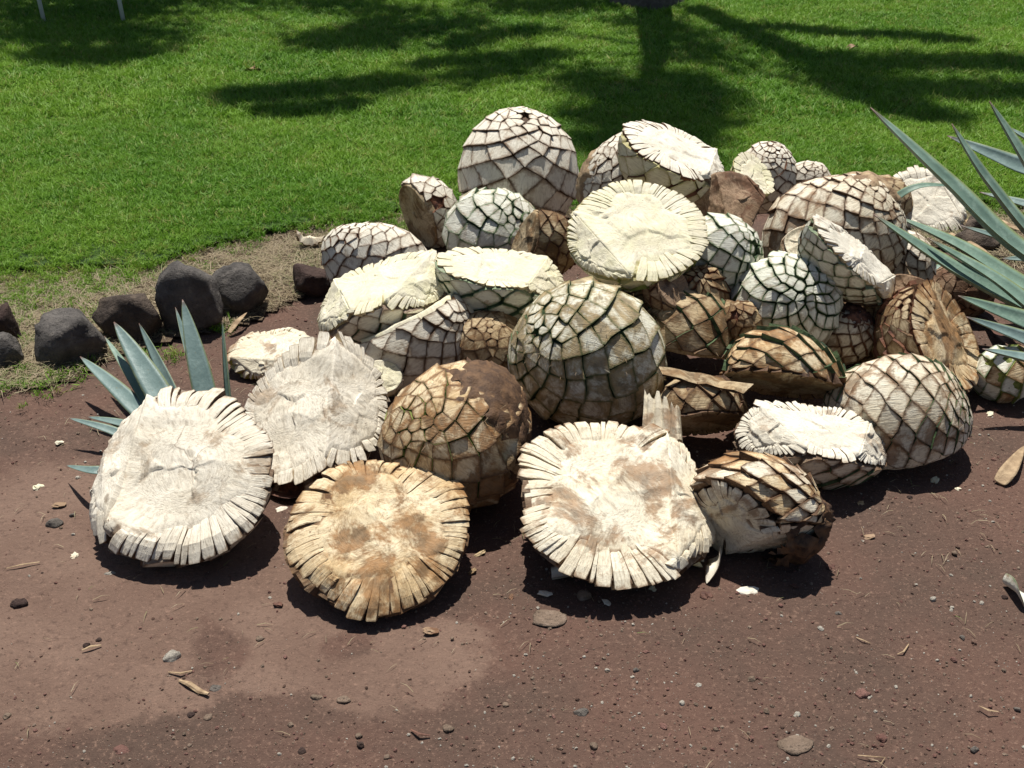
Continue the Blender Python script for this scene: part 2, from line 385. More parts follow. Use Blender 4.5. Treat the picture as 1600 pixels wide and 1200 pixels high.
# live grass
def grass_points(n, y0, y1, halfw):
    Y = rng.uniform(y0, y1, n); X = rng.uniform(-1, 1, n)*halfw(Y)
    e = Y-live_edge(X)+0.22*fbm(X, Y, 6, 21)
    k = rng.uniform(0, 1, n) < np.clip(0.30+e/0.4, 0, 1)*(e > -0.14)
    return X[k], Y[k]
Xa, Ya = grass_points(74000, 3.4, 6.4, lambda Y: 0.66*Y+0.8)
Xb, Yb = grass_points(68000, 6.4, 12.0, lambda Y: 0.60*Y+1.2)
X = np.concatenate([Xa, Xb]); Y = np.concatenate([Ya, Yb]); n = len(X)
fe = np.clip((Y-live_edge(X))/0.6, 0, 1)
sc = rng.uniform(0.7, 1.25, n)*(0.6+0.4*fe)*(1+0.15*fbm(X, Y, 3, 33)); sc[len(Xa):] *= 1.35
rot = np.stack([rng.normal(0, 0.18, n), rng.normal(0, 0.18, n), rng.uniform(0, 6.283, n)], -1)
gsrc = [blades_mesh('grass_tuft', 15, 0.032, 0.020, 0.048, 0.0042, 1.0, M['grass'], 100+i) for i in range(5)]
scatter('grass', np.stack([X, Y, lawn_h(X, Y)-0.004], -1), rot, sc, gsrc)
props(bpy.data.objects['grass'], 'short mown green lawn grass behind the pile', 'grass')
# dry straw
n = 36000; X, Y = rnd_pts(n, -2.6, 3.0, 2.6, 5.2)
e1 = Y-dry_edge(X)+0.07*fbm(X, Y, 8, 41); e2 = Y-live_edge(X)
k = (e1 > 0) & (e2 < 0.18) & (rng.uniform(0, 1, n) < np.clip(e1/0.12+0.25, 0, 1)*np.clip(1.0-(e2-0.0)/0.18, 0, 1)); X, Y = X[k], Y[k]; n = len(X)
rot = np.stack([rng.normal(0, 0.15, n), rng.normal(0, 0.15, n), rng.uniform(0, 6.283, n)], -1)
ssrc = [blades_mesh('straw_tuft', 9, 0.04, 0.03, 0.075, 0.0026, 1.0, M['straw'], 200+i, flat=True) for i in range(4)]
o = scatter('dry_grass', np.stack([X, Y, ground_h(X, Y)+0.016], -1), rot, rng.uniform(0.5, 1.1, n), ssrc)
props(o, 'trampled straw coloured dry grass along the edge of the lawn', 'dry grass')
# sparse green tufts on the verge and the bare corner
pp = []
for (px, py, nn, sp) in ((60, 600, 26, 0.09), (30, 620, 8, 0.07), (110, 590, 8, 0.05), (15, 545, 40, 0.06), (100, 510, 40, 0.1), (200, 430, 120, 0.2), (20, 470, 120, 0.15), (1500, 650, 0, 0.1), (175, 490, 14, 0.02), (245, 560, 14, 0.04), (350, 520, 8, 0.03), (1480, 350, 30, 0.15)):
    c, _ = at_z(px, py)
    for _ in range(nn): pp.append((c.x+rng.normal(0, sp), c.y+rng.normal(0, sp), 0.012))
n = len(pp); rot = np.stack([rng.normal(0, 0.3, n), rng.normal(0, 0.3, n), rng.uniform(0, 6.283, n)], -1)
o = scatter('weed_tufts', pp, rot, rng.uniform(0.4, 0.95, n), gsrc[:3]); props(o, 'thin green tufts straggling among the lava stones', 'grass')

def pebble_mesh(name, seed, sub, mat, flat=0.6, rough=0.25):
    bm = bmesh.new(); bmesh.ops.create_icosphere(bm, subdivisions=sub, radius=1.0)
    r = random.Random(seed); sx, sy = r.uniform(0.7, 1.1), r.uniform(0.7, 1.1); of = Vector((r.uniform(0, 99),)*3)
    for v in bm.verts:
        k = 1+rough*noise.noise(v.co*1.3+of)*1.6+rough*0.5*noise.noise(v.co*3+of)
        v.co = Vector((v.co.x*sx*k, v.co.y*sy*k, v.co.z*flat*k))
    me = bpy.data.meshes.new(name); bm.to_mesh(me); bm.free(); me.materials.append(mat); return me
psrc = [pebble_mesh('gravel_grain', 300+i, 1, M[k], 0.65) for i, k in enumerate(['peb_pink', 'peb_tan', 'peb_tan', 'peb_pink', 'peb_tan', 'earth', 'peb_pink', 'peb_pale', 'earth', 'earth'])]
n = 60000; Y = 1.35+3.2*rng.uniform(0, 1, n)**1.3; X = rng.uniform(-1, 1, n)*(0.5*Y+0.5)+0.0
dens = np.clip(0.55+0.35*fbm(X, Y, 3, 51)+0.35*np.clip(-dryness(X, Y)+0.5, -1, 1)+0.15*np.sign(X), 0.12, 1)
k = (rng.uniform(0, 1, n) < dens) & (Y < dry_edge(X)+0.1); X, Y = X[k], Y[k]; n = len(X)
ps = 0.0010+0.0048*rng.uniform(0, 1, n)**6
ps = ps*(1+0.6*(rng.uniform(0, 1, n) < 0.04))
rot = np.stack([rng.normal(0, 0.4, n), rng.normal(0, 0.4, n), rng.uniform(0, 6.283, n)], -1)
o = scatter('gravel', np.stack([X, Y, ground_h(X, Y)+ps*0.2], -1), rot, ps, psrc); props(o, 'fine gravel and grit strewn over the reddish dirt', 'gravel')
# plant litter near the pile
n = 900; X, Y = rnd_pts(n, -1.5, 2.2, 1.5, 3.4)
rot = np.stack([rng.normal(0, 0.1, n), rng.normal(0, 0.1, n), rng.uniform(0, 6.283, n)], -1)
k = (Y < dry_edge(X)) & (rng.uniform(0, 1, n) < np.clip((Y-1.3)/1.3, 0.12, 1))
lsrc = [blades_mesh('litter', 1, 0.0, 0.012, 0.035, 0.0022, 1.0, M['straw'], 230+i, flat=True) for i in range(5)]
o = scatter('plant_litter', np.stack([X, Y, ground_h(X, Y)+0.003], -1)[k], rot[k], rng.uniform(0.5, 1.3, n)[k], lsrc); props(o, 'loose straw and fibre bits on the dirt', 'litter')

# ------------------------------------------------------------------ agave heart builder
GOLD = math.pi*(3-math.sqrt(5))
def unit(v):
    v = np.asarray(v, float); return v/np.linalg.norm(v)

class Body:
    """rounded agave heart: irregular ellipsoid in a frame of its own, kept where n.p <= off for every cut"""
    def __init__(s, R, rad, cuts, seed, lump=0.05):
        s.R = R; s.rad = np.array(rad, float); s.cuts = cuts; r = np.random.default_rng(seed)
        s.w = r.normal(0, 1, (5, 3))*1.7; s.ph = r.uniform(0, 6.28, 5); s.am = lump
    def rf(s, d):
        return 1+s.am*np.sin(d@s.w.T+s.ph).sum(-1)/2.2
    def P(s, d):                      # unit directions (n,3) -> world offsets
        d = np.atleast_2d(d); return (d*s.rf(d)[:, None]*s.rad)@s.R.T
    def F(s, p):                      # implicit value, <1 inside
        q = (np.atleast_2d(p)@s.R)/s.rad; l = np.linalg.norm(q, axis=1)+1e-9
        return l/s.rf(q/l[:, None])
    def inside_cuts(s, p, eps=0.0):
        return all(np.dot(n, p) <= o+eps for n, o in s.cuts)
    def nrm(s, d):
        q = (d/s.rad)@s.R.T; return q/np.linalg.norm(q, axis=-1, keepdims=True)

def clip3(poly, n, off):
    out = []; m = len(poly)
    for i in range(m):
        a, b = poly[i], poly[(i+1) % m]; da, db = np.dot(n, a)-off, np.dot(n, b)-off
        if da <= 0: out.append(a)
        if (da < 0) != (db < 0) and abs(da-db) > 1e-12: out.append(a+(b-a)*(da/(da-db)))
    return out
def chaikin(poly, k=0.24):
    out = []; m = len(poly)
    for i in range(m):
        a, b = poly[i], poly[(i+1) % m]; out += [a*(1-k)+b*k, a*k+b*(1-k)]
    return out

def fib_dirs(n, a, c):
    th = np.linspace(0, np.pi, 800); el = np.sin(th)*np.sqrt((a*np.cos(th))**2+(c*np.sin(th))**2)
    cdf = np.concatenate([[0], np.cumsum((el[1:]+el[:-1])/2)]); cdf /= cdf[-1]
    t = np.interp((np.arange(n)+0.5)/n, cdf, th); ph = np.arange(n)*GOLD
    return np.stack([np.sin(t)*np.cos(ph), np.sin(t)*np.sin(ph), np.cos(t)], -1)

def lattice(a, c, n, stretch, nr):
    """staggered rows of leaf bases that shrink towards both ends, as on the plant"""
    M0 = max(6, int(round(math.sqrt(n*math.pi/(2*stretch))))); out = []; tw = nr.uniform(-0.03, 0.03)
    for sg in (1, -1):
        th = math.pi/2; Mc = M0; row = 0 if sg > 0 else 1; first = True
        while True:
            rho = a*math.sin(th); met = math.sqrt((a*math.cos(th))**2+(c*math.sin(th))**2)
            step = max(math.pi*rho/Mc/stretch, 0.10*a)
            if not (first and sg > 0): th -= step/met
            first = False
            if th < 0.10: break
            if a*math.sin(th)*2*math.pi/Mc < 0.36*2*math.pi*a/M0 and Mc > 5: Mc = max(5, Mc*2//3)
            for k in range(Mc):
                ph = 2*math.pi*(k+0.5*(row % 2)+tw*row)/Mc
                out.append((math.sin(th)*math.cos(ph), math.sin(th)*math.sin(ph), sg*math.cos(th)))
            row += 1
        out.append((0.01, 0, sg*1.0))
    return np.array([unit(o) for o in out])

def cells(body, n, stretch, rnd, jit=0.06):
    a, b, c = body.rad; q = np.array([a, b, c]); nr = np.random.default_rng(rnd.randint(0, 9999))
    d = lattice((a+b)/2, c, n, stretch, nr); Q = d*q; n = len(Q)
    Q = Q+nr.normal(0, 1, Q.shape)*jit*math.sqrt(4*math.pi*a*c/n)*0.42
    out = []
    for i in range(n):
        D = Q-Q[i]; nn = unit(d[i]/q)
        u = unit(np.cross([0, 0, 1], nn) if abs(nn[2]) < 0.985 else [1, 0, 0]); v = np.cross(nn, u)
        pu, pv = D@u, D@v*stretch; pw = D@nn; dist = pu**2+pv**2+pw**2; nb = np.argsort(dist)[1:15]
        s = math.sqrt(dist[nb[3]])*1.5
        poly = [np.array(x) for x in ((-s, -s), (s, -s), (s, s), (-s, s))]
        for j in nb:
            m = np.array([pu[j], pv[j]]); L = np.linalg.norm(m)+1e-9; m = m/L; h = math.sqrt(dist[j])/2
            new = []
            for k in range(len(poly)):
                A, B = poly[k], poly[(k+1) % len(poly)]; da, db = A@m-h, B@m-h
                if da <= 0: new.append(A)
                if (da < 0) != (db < 0): new.append(A+(B-A)*(da/(da-db)))
            poly = new
            if len(poly) < 3: break
        if len(poly) < 3: continue
        P3 = np.array([Q[i]+p[0]*u+p[1]/stretch*v for p in poly])/q
        P3 /= np.linalg.norm(P3, axis=1)[:, None]
        out.append((body.P(P3), d[i]))
    return out

SHOWN = []
def heart(label, c, z, r, n0=None, roll=0, axis=(0, 80), cuts=(), off=0.0, n=110, stretch=1.35, prot=0.05, gap=0.07, taper=0.03,
          fm='white', sk='skin_brown', face=None, side=None, ring=0.32, nst=44, droop=0.0, chop=0.05, seed=0, flatk=0.6, tilt=0.10, lip=0.10,
          lump=0.07, swirl=0.0, jag=0.06, strips=True, cat='agave heart', group='chopped agave hearts heaped on the dirt', name='agave_heart', mud=None, hair=0, sink=0.012, scale_mix=None, body_k=0.968, openk=0.0):
    rnd = random.Random(seed*7+3); nr = np.random.default_rng(seed+50)
    zz = z if z is not None else 0.18
    for it in range(6):
        pos, t = at_z(c[0], c[1], zz); k = t/F
        rad = np.array([r[0], r[1], r[2]])*k
        if n0 is not None:
            nn = unit(n0); e1 = unit(np.array([1, 0, 0])-nn*nn[0]) if abs(nn[0]) < 0.97 else unit(np.array([0, 1, 0])-nn*nn[1])
            e2 = np.cross(nn, e1)
            if e2[2] < 0 or (abs(e2[2]) < 1e-3 and e2[1] < 0): e2 = -e2
            a = math.radians(roll); Z = e1*math.cos(a)+e2*math.sin(a); X = np.cross(nn, Z); R = np.stack([X, nn, Z], 1)
        else:
            az, el = math.radians(axis[0]), math.radians(axis[1])
            Z = np.array([math.cos(el)*math.sin(az), -math.cos(el)*math.cos(az), math.sin(el)])
            X = unit(np.cross([0.3, 0.9, 0.1], Z)); R = np.stack([X, np.cross(Z, X), Z], 1)
        cl = []
        if n0 is not None: cl.append((unit(n0), off*rad[1]))
        for (cn, co) in cuts: cl.append((unit(cn), co*rad.mean()))
        B = Body(R, rad, cl, seed, lump)
        if z is not None: break
        D = fib_dirs(1500, 1, 1); Pq = B.P(D); kp = np.ones(len(Pq), bool)
        for (cn, co) in cl: kp &= Pq@cn <= co
        zz = -Pq[kp][:, 2].min()-sink
    pos = np.array(pos)
    D = fib_dirs(1500, 1, 1); Pq = B.P(D); kp = np.ones(len(Pq), bool)
    for (cn, co) in cl: kp &= Pq@cn <= co
    zmin = Pq[kp][:, 2].min() if kp.any() else -rad[0]
    base = Vector((pos[0], pos[1], pos[2]+zmin)); sh = np.array([0, 0, -zmin])
    SHOWN.append((label, tuple(np.round(pos, 2)), tuple(np.round(rad, 2)), round(float(pos[2]+zmin), 3)))
    root = empty(name, base, label, cat, group)
    prot *= 0.78; gap *= 0.75
    rm = float(rad.mean()); FM = M[fm]; SK = M[sk]; SD = M[side] if side else SK; FC = M[face or fm]
    # inner body, seen only in the gaps between the leaf bases
    bm = bmesh.new(); bmesh.ops.create_icosphere(bm, subdivisions=3, radius=1.0)
    dd = np.array([v.co[:] for v in bm.verts]); dd /= np.linalg.norm(dd, axis=1)[:, None]; pp = B.P(dd)*body_k
    for v, p in zip(bm.verts, pp): v.co = p
    for (cn, co) in cl:
        g = bm.verts[:]+bm.edges[:]+bm.faces[:]
        res = bmesh.ops.bisect_plane(bm, geom=g, plane_co=Vector(cn*(co-0.030-(droop*rm*0.5 if strips else 0))), plane_no=Vector(cn), clear_outer=True)
        ed = [e for e in res['geom_cut'] if isinstance(e, bmesh.types.BMEdge)]
        if ed: bmesh.ops.holes_fill(bm, edges=ed, sides=0)
    bmesh.ops.translate(bm, verts=bm.verts, vec=Vector(sh))
    me = bpy.data.meshes.new('core'); bm.to_mesh(me); bm.free()
    link('core', me, [SK], root, True)
    # leaf bases over the rounded outside
    dz_ = 0.009+(droop*rm*0.42 if strips else 0)
    for (poly, d) in cells(B, n, stretch, rnd):
        poly = [p for p in poly]
        for (cn, co) in cl:
            poly = clip3(poly, cn, co-dz_)
            if len(poly) < 3: break
        if len(poly) < 3: continue
        cen = np.mean(poly, 0); ar = sum(np.linalg.norm(np.cross(poly[i]-cen, poly[(i+1) % len(poly)]-cen)) for i in range(len(poly)))/2
        if ar < (0.10*4*math.pi*rm*rm/n): continue
        if rnd.random() < openk: continue
        nrm = B.nrm(d); mer = R[:, 2]-nrm*np.dot(nrm, R[:, 2])
        # seams bend: every border point is shifted by one smooth field shared by neighbours
        cs = math.sqrt(4*math.pi*rm*rm/n); fq = 0.85/cs; q2 = []
        keepc = any(abs(np.dot(p, cn)-co) < 0.010 for p in poly for (cn, co) in cl)
        for i in range(len(poly)):
            A_, B_ = poly[i], poly[(i+1) % len(poly)]; L_ = np.linalg.norm(B_-A_)
            q2.append(A_)
            for f_ in ((0.5,) if L_ > 0.35*cs else ()): q2.append(A_*(1-f_)+B_*f_)
        wpd = []
        for p in q2:
            wv = noise.noise_vector(Vector(p*fq)+Vector((seed*5.1, 3.3, seed)))*(0.20*cs); wv = np.array(wv); wv -= nrm*np.dot(wv, nrm)
            pn = p+wv
            for (cn, co) in cl:
                e_ = np.dot(pn, cn)-(co-dz_)
                if e_ > 0: pn = pn-cn*e_
            wpd.append(pn)
        poly = chaikin(wpd, 0.22) if len(wpd) < 8 else wpd; m = len(poly); cen = np.mean(poly, 0)
        tn = unit(nrm + 0.5*tilt*nr.normal(0, 1, 3) + mer*(0.16+tilt*0.6))
        h = rm*prot*rnd.uniform(0.6, 1.2); g = gap*rnd.choice((0.0, 0.15, 0.4, 0.9))
        V = []; E = []
        def top(p, hx):
            A = p+nrm*hx; q0 = p-nrm*(np.dot(p-(cen+nrm*hx), tn)/max(0.3, np.dot(nrm, tn))); return A*(1-flatk)+q0*flatk
        mu = mer/(np.linalg.norm(mer)+1e-6); p3 = []
        for p in poly:
            dd_ = float(np.dot(p-cen, mu))/cs; gi = g*(0.5+1.2*abs(noise.noise(Vector(p*60)))*2)
            q_ = cen+(p-cen)*(1-(gi if dd_ < 0.12 else gi*0.5))-mu*lip*cs*max(0.0, min(1.0, -dd_*3)); p3.append(q_)
        poly = p3
        for p in poly: V.append(cen+(p-cen)*0.98-nrm*rm*0.05); E.append(1.0)
        for p in poly: V.append(top(cen+(p-cen)*(1-taper), h*rnd.uniform(0.85, 1.0))); E.append(1.0)
        V.append(top(cen+(poly[0]-cen)*0.15, h*1.0)); E.append(0.0)
        for (cn, co) in cl:
            for i in range(len(V)):
                e_ = np.dot(V[i], cn)-(co-dz_+0.003)
                if e_ > 0: V[i] = V[i]-cn*e_
        Fc = []; mi = []
        for i in range(m):
            j = (i+1) % m
            Fc.append((i, j, m+j, m+i))
            qn = np.cross(V[m+i]-V[i], V[m+j]-V[i]); qn = qn/(np.linalg.norm(qn)+1e-12); ncut = any(abs(np.dot(qn, cn)) > 0.55 and np.dot(V[m+i], cn) > co-dz_-0.02 for (cn, co) in cl)
            mi.append(0 if ncut else 1)
            Fc.append((m+i, m+j, 2*m)); mi.append(0)
        ff = FM
        if scale_mix and rnd.random() < scale_mix[1]: ff = M[scale_mix[0]]
        Va = np.array(V); tx = unit(np.cross(nrm, mer)+1e-9); ty = np.cross(nrm, tx); rel = Va-cen; o1 = rnd.uniform(0, 90)
        fl_ = np.stack([rel@tx*210+o1, rel@ty*30, np.full(len(Va), o1)], -1)
        mk('leaf_base', Va+sh, Fc, [ff, SK], root, False, mi, E, fl_)
    # cut faces
    for ci, (cn, co) in enumerate(cl):
        if strips is False and ci == 0: pass
        e1 = unit(np.cross(cn, [0.1, 0.2, 1])) if abs(cn[2]) < 0.9 else unit(np.cross(cn, [0, 1, 0.1])); e2 = np.cross(cn, e1)
        c0 = cn*co
        # centre the face when other cuts bite into it
        for _ in range(3):
            acc = np.zeros(3); wsum = 0
            for th in np.linspace(0, 2*np.pi, 24, endpoint=False):
                dr = e1*math.cos(th)+e2*math.sin(th); lo, hi = 0, rm*3
                for _k in range(14):
                    mid = (lo+hi)/2; p = c0+dr*mid
                    ok = B.F(p)[0] < 1 and all(np.dot(n_, p) <= o_ for q_, (n_, o_) in enumerate(cl) if q_ != ci)
                    lo, hi = (mid, hi) if ok else (lo, mid)
                acc += dr*lo*lo; wsum += lo
            c0 = c0+acc/max(wsum, 1e-6)*0.6
        NA = 120; rho = np.zeros(NA); own = np.zeros(NA, bool)
        for i in range(NA):
            th = 2*math.pi*i/NA; dr = e1*math.cos(th)+e2*math.sin(th)
            lo, hi = 0, rm*3
            for _k in range(16):
                mid = (lo+hi)/2
                if B.F(c0+dr*mid)[0] < 1: lo = mid
                else: hi = mid
            t1 = lo; t2 = 1e9
            for q_, (n_, o_) in enumerate(cl):
                if q_ == ci: continue
                dn = np.dot(n_, dr)
                if dn > 1e-6: t2 = min(t2, (o_-np.dot(n_, c0))/dn)
            rho[i] = max(0.002, min(t1, t2)); own[i] = t1 <= t2
        if rho.max() < rm*0.25: continue
        planes = [(rnd.uniform(0, 0.5)*chop*rm, rnd.uniform(-1.6, 1.6)*chop, rnd.uniform(-1.6, 1.6)*chop) for _ in range(6)]
        of = Vector((rnd.uniform(0, 50), rnd.uniform(0, 50), rnd.uniform(0, 50)))
        Rmx = float(rho.mean()); plates = [(rnd.gauss(0, 0.5)*Rmx, rnd.gauss(0, 0.5)*Rmx, rnd.uniform(-0.0035, 0.0035), rnd.uniform(-0.06, 0.06), rnd.uniform(-0.06, 0.06)) for _ in range(10)]
        def hgt(x, y):
            fade = max(0.12, 1-(math.hypot(x, y)/Rmx)**3)
            wx = x+0.012*noise.noise(Vector((x*25, y*25, 1))+of); wy = y+0.012*noise.noise(Vector((x*25, y*25, 7))+of)
            pl_ = min(plates, key=lambda q_: (wx-q_[0])**2+(wy-q_[1])**2)
            return fade*(pl_[2]+pl_[3]*(x-pl_[0])+pl_[4]*(y-pl_[1]))+fade*max(-0.035, min(a+b*x+c_*y for a, b, c_ in planes))+0.003*noise.noise(Vector((x*9, y*9, 0))+of)*(rm/0.2)+0.0028*abs(noise.noise(Vector((x*22, y*22, 0))+of))+0.0012*noise.noise(Vector((x*80, y*80, 0))+of)
        rg = np.array([ring*(1+0.22*math.sin(3*2*math.pi*i/NA+seed)+0.13*math.sin(7*2*math.pi*i/NA+2*seed)) if own[i] else 0.02 for i in range(NA)])
        if not strips: rg[:] = 0.03
        def lerpA(arr, th):
            f = (th % (2*math.pi))/(2*math.pi)*NA; i = int(f) % NA; return arr[i]*(1-(f-int(f)))+arr[(i+1) % NA]*(f-int(f))
        # heart face
        NR = 26; V = [c0+cn*hgt(0, 0)]; E = [0.0]; Fc = []
        ragg = [1+0.05*noise.noise(Vector((math.cos(2*math.pi*i/NA)*5, math.sin(2*math.pi*i/NA)*5, seed*3.1))) for i in range(NA)]
        for k_ in range(1, NR+2):
            f = min(k_, NR)/NR
            for i in range(NA):
                th = 2*math.pi*i/NA; rr = rho[i]*(0.985 if not strips else (0.93 if own[i] else 0.99))*f
                x, y = rr*math.cos(th), rr*math.sin(th); hh = hgt(x, y)-(0.005*min(1, max(0, (rr/rho[i]-1+rg[i])/0.10)) if (own[i] and strips) else 0)-(droop*rm*0.5*max(0, (rr/rho[i]-1+rg[i])/rg[i])**2 if (own[i] and strips) else 0)
                if k_ == NR: hh -= 0.002
                if k_ == NR+1: hh -= 0.045
                V.append(c0+e1*x+e2*y+cn*hh); E.append(1.0 if k_ > NR else max(0.0, min(0.95, (rr/rho[i]-1+rg[i])*10-0.1)) if (own[i] and strips) else 0.0)
        for i in range(NA):
            j = (i+1) % NA; Fc.append((0, 1+i, 1+j))
            for k_ in range(NR): a = 1+k_*NA; Fc.append((a+i, a+NA+i, a+NA+j, a+j))
        FLc = []
        for c_ in V:
            x, y = (c_-c0)@e1, (c_-c0)@e2; r_ = math.hypot(x, y); k_ = min(1, max(0, (r_/Rmx-0.25)/0.35)); k_ = k_*k_*(3-2*k_)
            FLc.append(((x/(r_+0.02)*16)*k_+(x*0.8+y*0.6)*75*(1-k_)+seed*9, (y/(r_+0.02)*16)*k_+(y*0.8-x*0.6)*24*(1-k_), r_*38*k_))
        mk('cut_face', np.array(V)+sh, Fc, [FC], root, True, None, E, FLc)
        if not strips: continue
        # ring of cut leaf bases round the heart
        th = rnd.uniform(0, 0.1); end = th+2*math.pi
        while th < end-0.02:
            wd = 2*math.pi/(nst*1.35)*rnd.uniform(0.40, 1.9)
            if th+wd > end: wd = end-th
            tm = th+wd/2
            if own[int((tm % (2*math.pi))/(2*math.pi)*NA) % NA]:
                R0 = lerpA(rho, tm); ri = R0*(1-lerpA(rg, tm)*rnd.uniform(0.80, 1.25)); ro = R0*(1.0+prot*0.75+0.006+jag*0.55*noise.noise(Vector((math.cos(tm)*2.2, math.sin(tm)*2.2, seed*1.7)))*2+rnd.uniform(-jag, jag)*0.42)
                lift = rnd.uniform(-0.0025, 0.0015); sw = swirl+0.10*math.sin(2*tm+seed)+rnd.uniform(-0.012, 0.012); tw = 0.02+rnd.uniform(-0.04, 0.05)
                V = []; E = []; NS = 5; gp = rnd.choice((-0.03, -0.02, -0.01, 0.0, 0.03)); of1 = rnd.uniform(0, 90); FL = []; rise = rnd.uniform(-0.001, 0.001)
                for s_ in range(NS+1):
                    f = s_/NS; rr = ri+(ro-ri)*f; tc = tm+sw*(f-0.5)
                    hw = wd/2*(1-gp)*(0.85 if f < 0.1 else 1.0 if f < 0.75 else (0.97 if f < 0.95 else rnd.uniform(0.72, 1.0)))
                    for q_, (u_, dz, ee) in enumerate(((-1, -0.044, 1), (-1, -0.0013, 1), (-0.78, 0, 0.0), (0.78, 0, 0.0), (1, -0.0013, 1), (1, -0.044, 1))):
                        a_ = tc+u_*hw; r2 = rr-(abs(u_) > 0.8)*(f > 0.9)*0.004-(dz < -0.02)*f*0.022
                        x, y = r2*math.cos(a_), r2*math.sin(a_)
                        hh = hgt(x, y)+dz+lift+(-0.0055*(1-f/0.3) if f < 0.3 else 0)-droop*rm*f*f*0.5+tw*u_*hw*rr*0.5
                        V.append(c0+e1*x+e2*y+cn*hh); E.append(ee*(1 if s_ else 0.3) if s_ < NS else max(ee, 0.93)); FL.append((of1+u_*hw*rr*230, r2*34, of1))
                Fc = []; mi = []
                for s_ in range(NS):
                    for q_ in range(5):
                        a_ = s_*6+q_; Fc.append((a_, a_+1, a_+7, a_+6)); mi.append(1 if q_ in (0, 4) else 0)
                for s_, rev in ((0, False), (NS, True)):
                    lp = [s_*6+q_ for q_ in range(6)]; Fc.append(tuple(lp if not rev else lp[::-1])); mi.append(1)
                mk('leaf_base', np.array(V)+sh, [tuple(f_[::-1]) for f_ in Fc], [FC, SD], root, False, mi, E, FL)
            th += wd
    # mud caked on one side
    if mud:
        for mi_, (md, size, mm) in enumerate(mud):
            md = unit(md); bm = bmesh.new(); bmesh.ops.create_icosphere(bm, subdivisions=5, radius=1.0)
            of = Vector((seed, mi_*7.3, 4.1)); kill = []
            for v in bm.verts:
                w = v.co.normalized(); wd_ = Vector(np.array(w)@R.T)
                ang = wd_.angle(Vector(md)); nz = noise.fractal(w*4.0+of, 0.9, 2.1, 5)
                mval = 1-ang/size+nz*0.55
                if mval < -0.22: kill.append(v)
                p = B.P(np.array(w)[None])[0]; hh = prot*rm*1.25*max(-0.9, min(1.0, mval*4.0))+0.003+0.009*noise.fractal(w*13+of, 0.7, 2.2, 5)
                v.co = Vector(p)*(1+hh/rm)
            bmesh.ops.delete(bm, geom=kill, context='VERTS')
            bmesh.ops.translate(bm, verts=bm.verts, vec=Vector(sh))
            me = bpy.data.meshes.new('mud'); bm.to_mesh(me); bm.free(); link('mud', me, [M[mm]], root, True)
    if hair:
        V = []; Fc = []
        for _ in range(hair):
            d = unit(nr.normal(0, 1, 3)); p = B.P(d)[0]*(1+prot)
            if not B.inside_cuts(p): continue
            if noise.noise(Vector(p)*9) < 0.05: continue
            nn_ = B.nrm(d); L = rnd.uniform(0.01, 0.032); tdir = unit(np.cross(nn_, nr.normal(0, 1, 3)))
            ks = len(V); sd_ = np.cross(nn_, tdir)*0.0006
            for f in (0, 0.5, 1):
                q = p+tdir*L*f+nn_*(0.009*math.sin(f*2.4)+0.001); V += [q-sd_*(1-f*0.8), q+sd_*(1-f*0.8)]
            Fc += [(ks, ks+1, ks+3, ks+2), (ks+2, ks+3, ks+5, ks+4)]
        if V:
            o = mk('fibres', np.array(V)+sh, Fc, [M['leaf_dry']], root); o['kind'] = 'stuff'
    return root

# ------------------------------------------------------------------ the heap of hearts  (c = centre of the cut face, or of the whole heart)
# front row
heart('weathered white half heart at the front left corner, blue agave leaves behind it', (266, 726), None, (140, 110, 152), n0=(-0.10, -0.46, 0.88), roll=-35, n=90,
      fm='aged', face='aged', side='skin_brown', ring=0.36, nst=46, chop=0.13, cuts=(((-0.55, -0.35, 0.76), 0.27),), seed=1, jag=0.07, droop=0.3, prot=0.05, lump=0.08)
heart('brown stained half heart lying alone at the very front of the pile, nearest of all', (592, 822), None, (140, 104, 142), n0=(0.04, -0.40, 0.91), roll=40, n=90,
      fm='stain', face='stain', side='skin_brown', ring=0.40, nst=42, chop=0.09, seed=2, jag=0.06, droop=0.4, lump=0.10)
heart('wide half heart at the front centre, white middle and brown blotched upper rim', (970, 770), None, (146, 112, 158), n0=(0.06, -0.34, 0.94), roll=0, n=90,
      fm='some', face='some', side='skin_tan', ring=0.40, nst=50, chop=0.12, cuts=(((0.50, -0.30, 0.80), 0.27),), seed=3, jag=0.07, droop=0.2, sk='skin_brown', lump=0.09)
heart('ragged brown streaked chunk with loose flaring leaf bases behind the wide front centre half', (1178, 795), None, (84, 78, 104), axis=(74, 16), cuts=(((-0.62, -0.72, -0.15), 0.62), ((0.1, -0.75, -0.6), 0.66)), n=80, fm='some', face='some', side='skin_brown', sk='skin_brown',
      prot=0.13, gap=0.12, seed=4, stretch=0.62, tilt=0.30, lip=0.22, lump=0.11, ring=0.45, nst=18, droop=0.2, jag=0.12, mud=[((0.9, -0.35, -0.35), 0.72, 'mud')], hair=260, scale_mix=('stain', 0.5))
heart('muddy whole heart with lime green seams between the two front halves', (722, 688), None, (118, 114, 122), axis=(-40, 35), n=76, fm='stain', sk='skin_lime', prot=0.05, gap=0.05,
      seed=33, stretch=1.2, mud=[((0.6, 0.05, 0.75), 0.72, 'mud'), ((0.95, -0.3, 0.1), 0.45, 'mud')], hair=300)
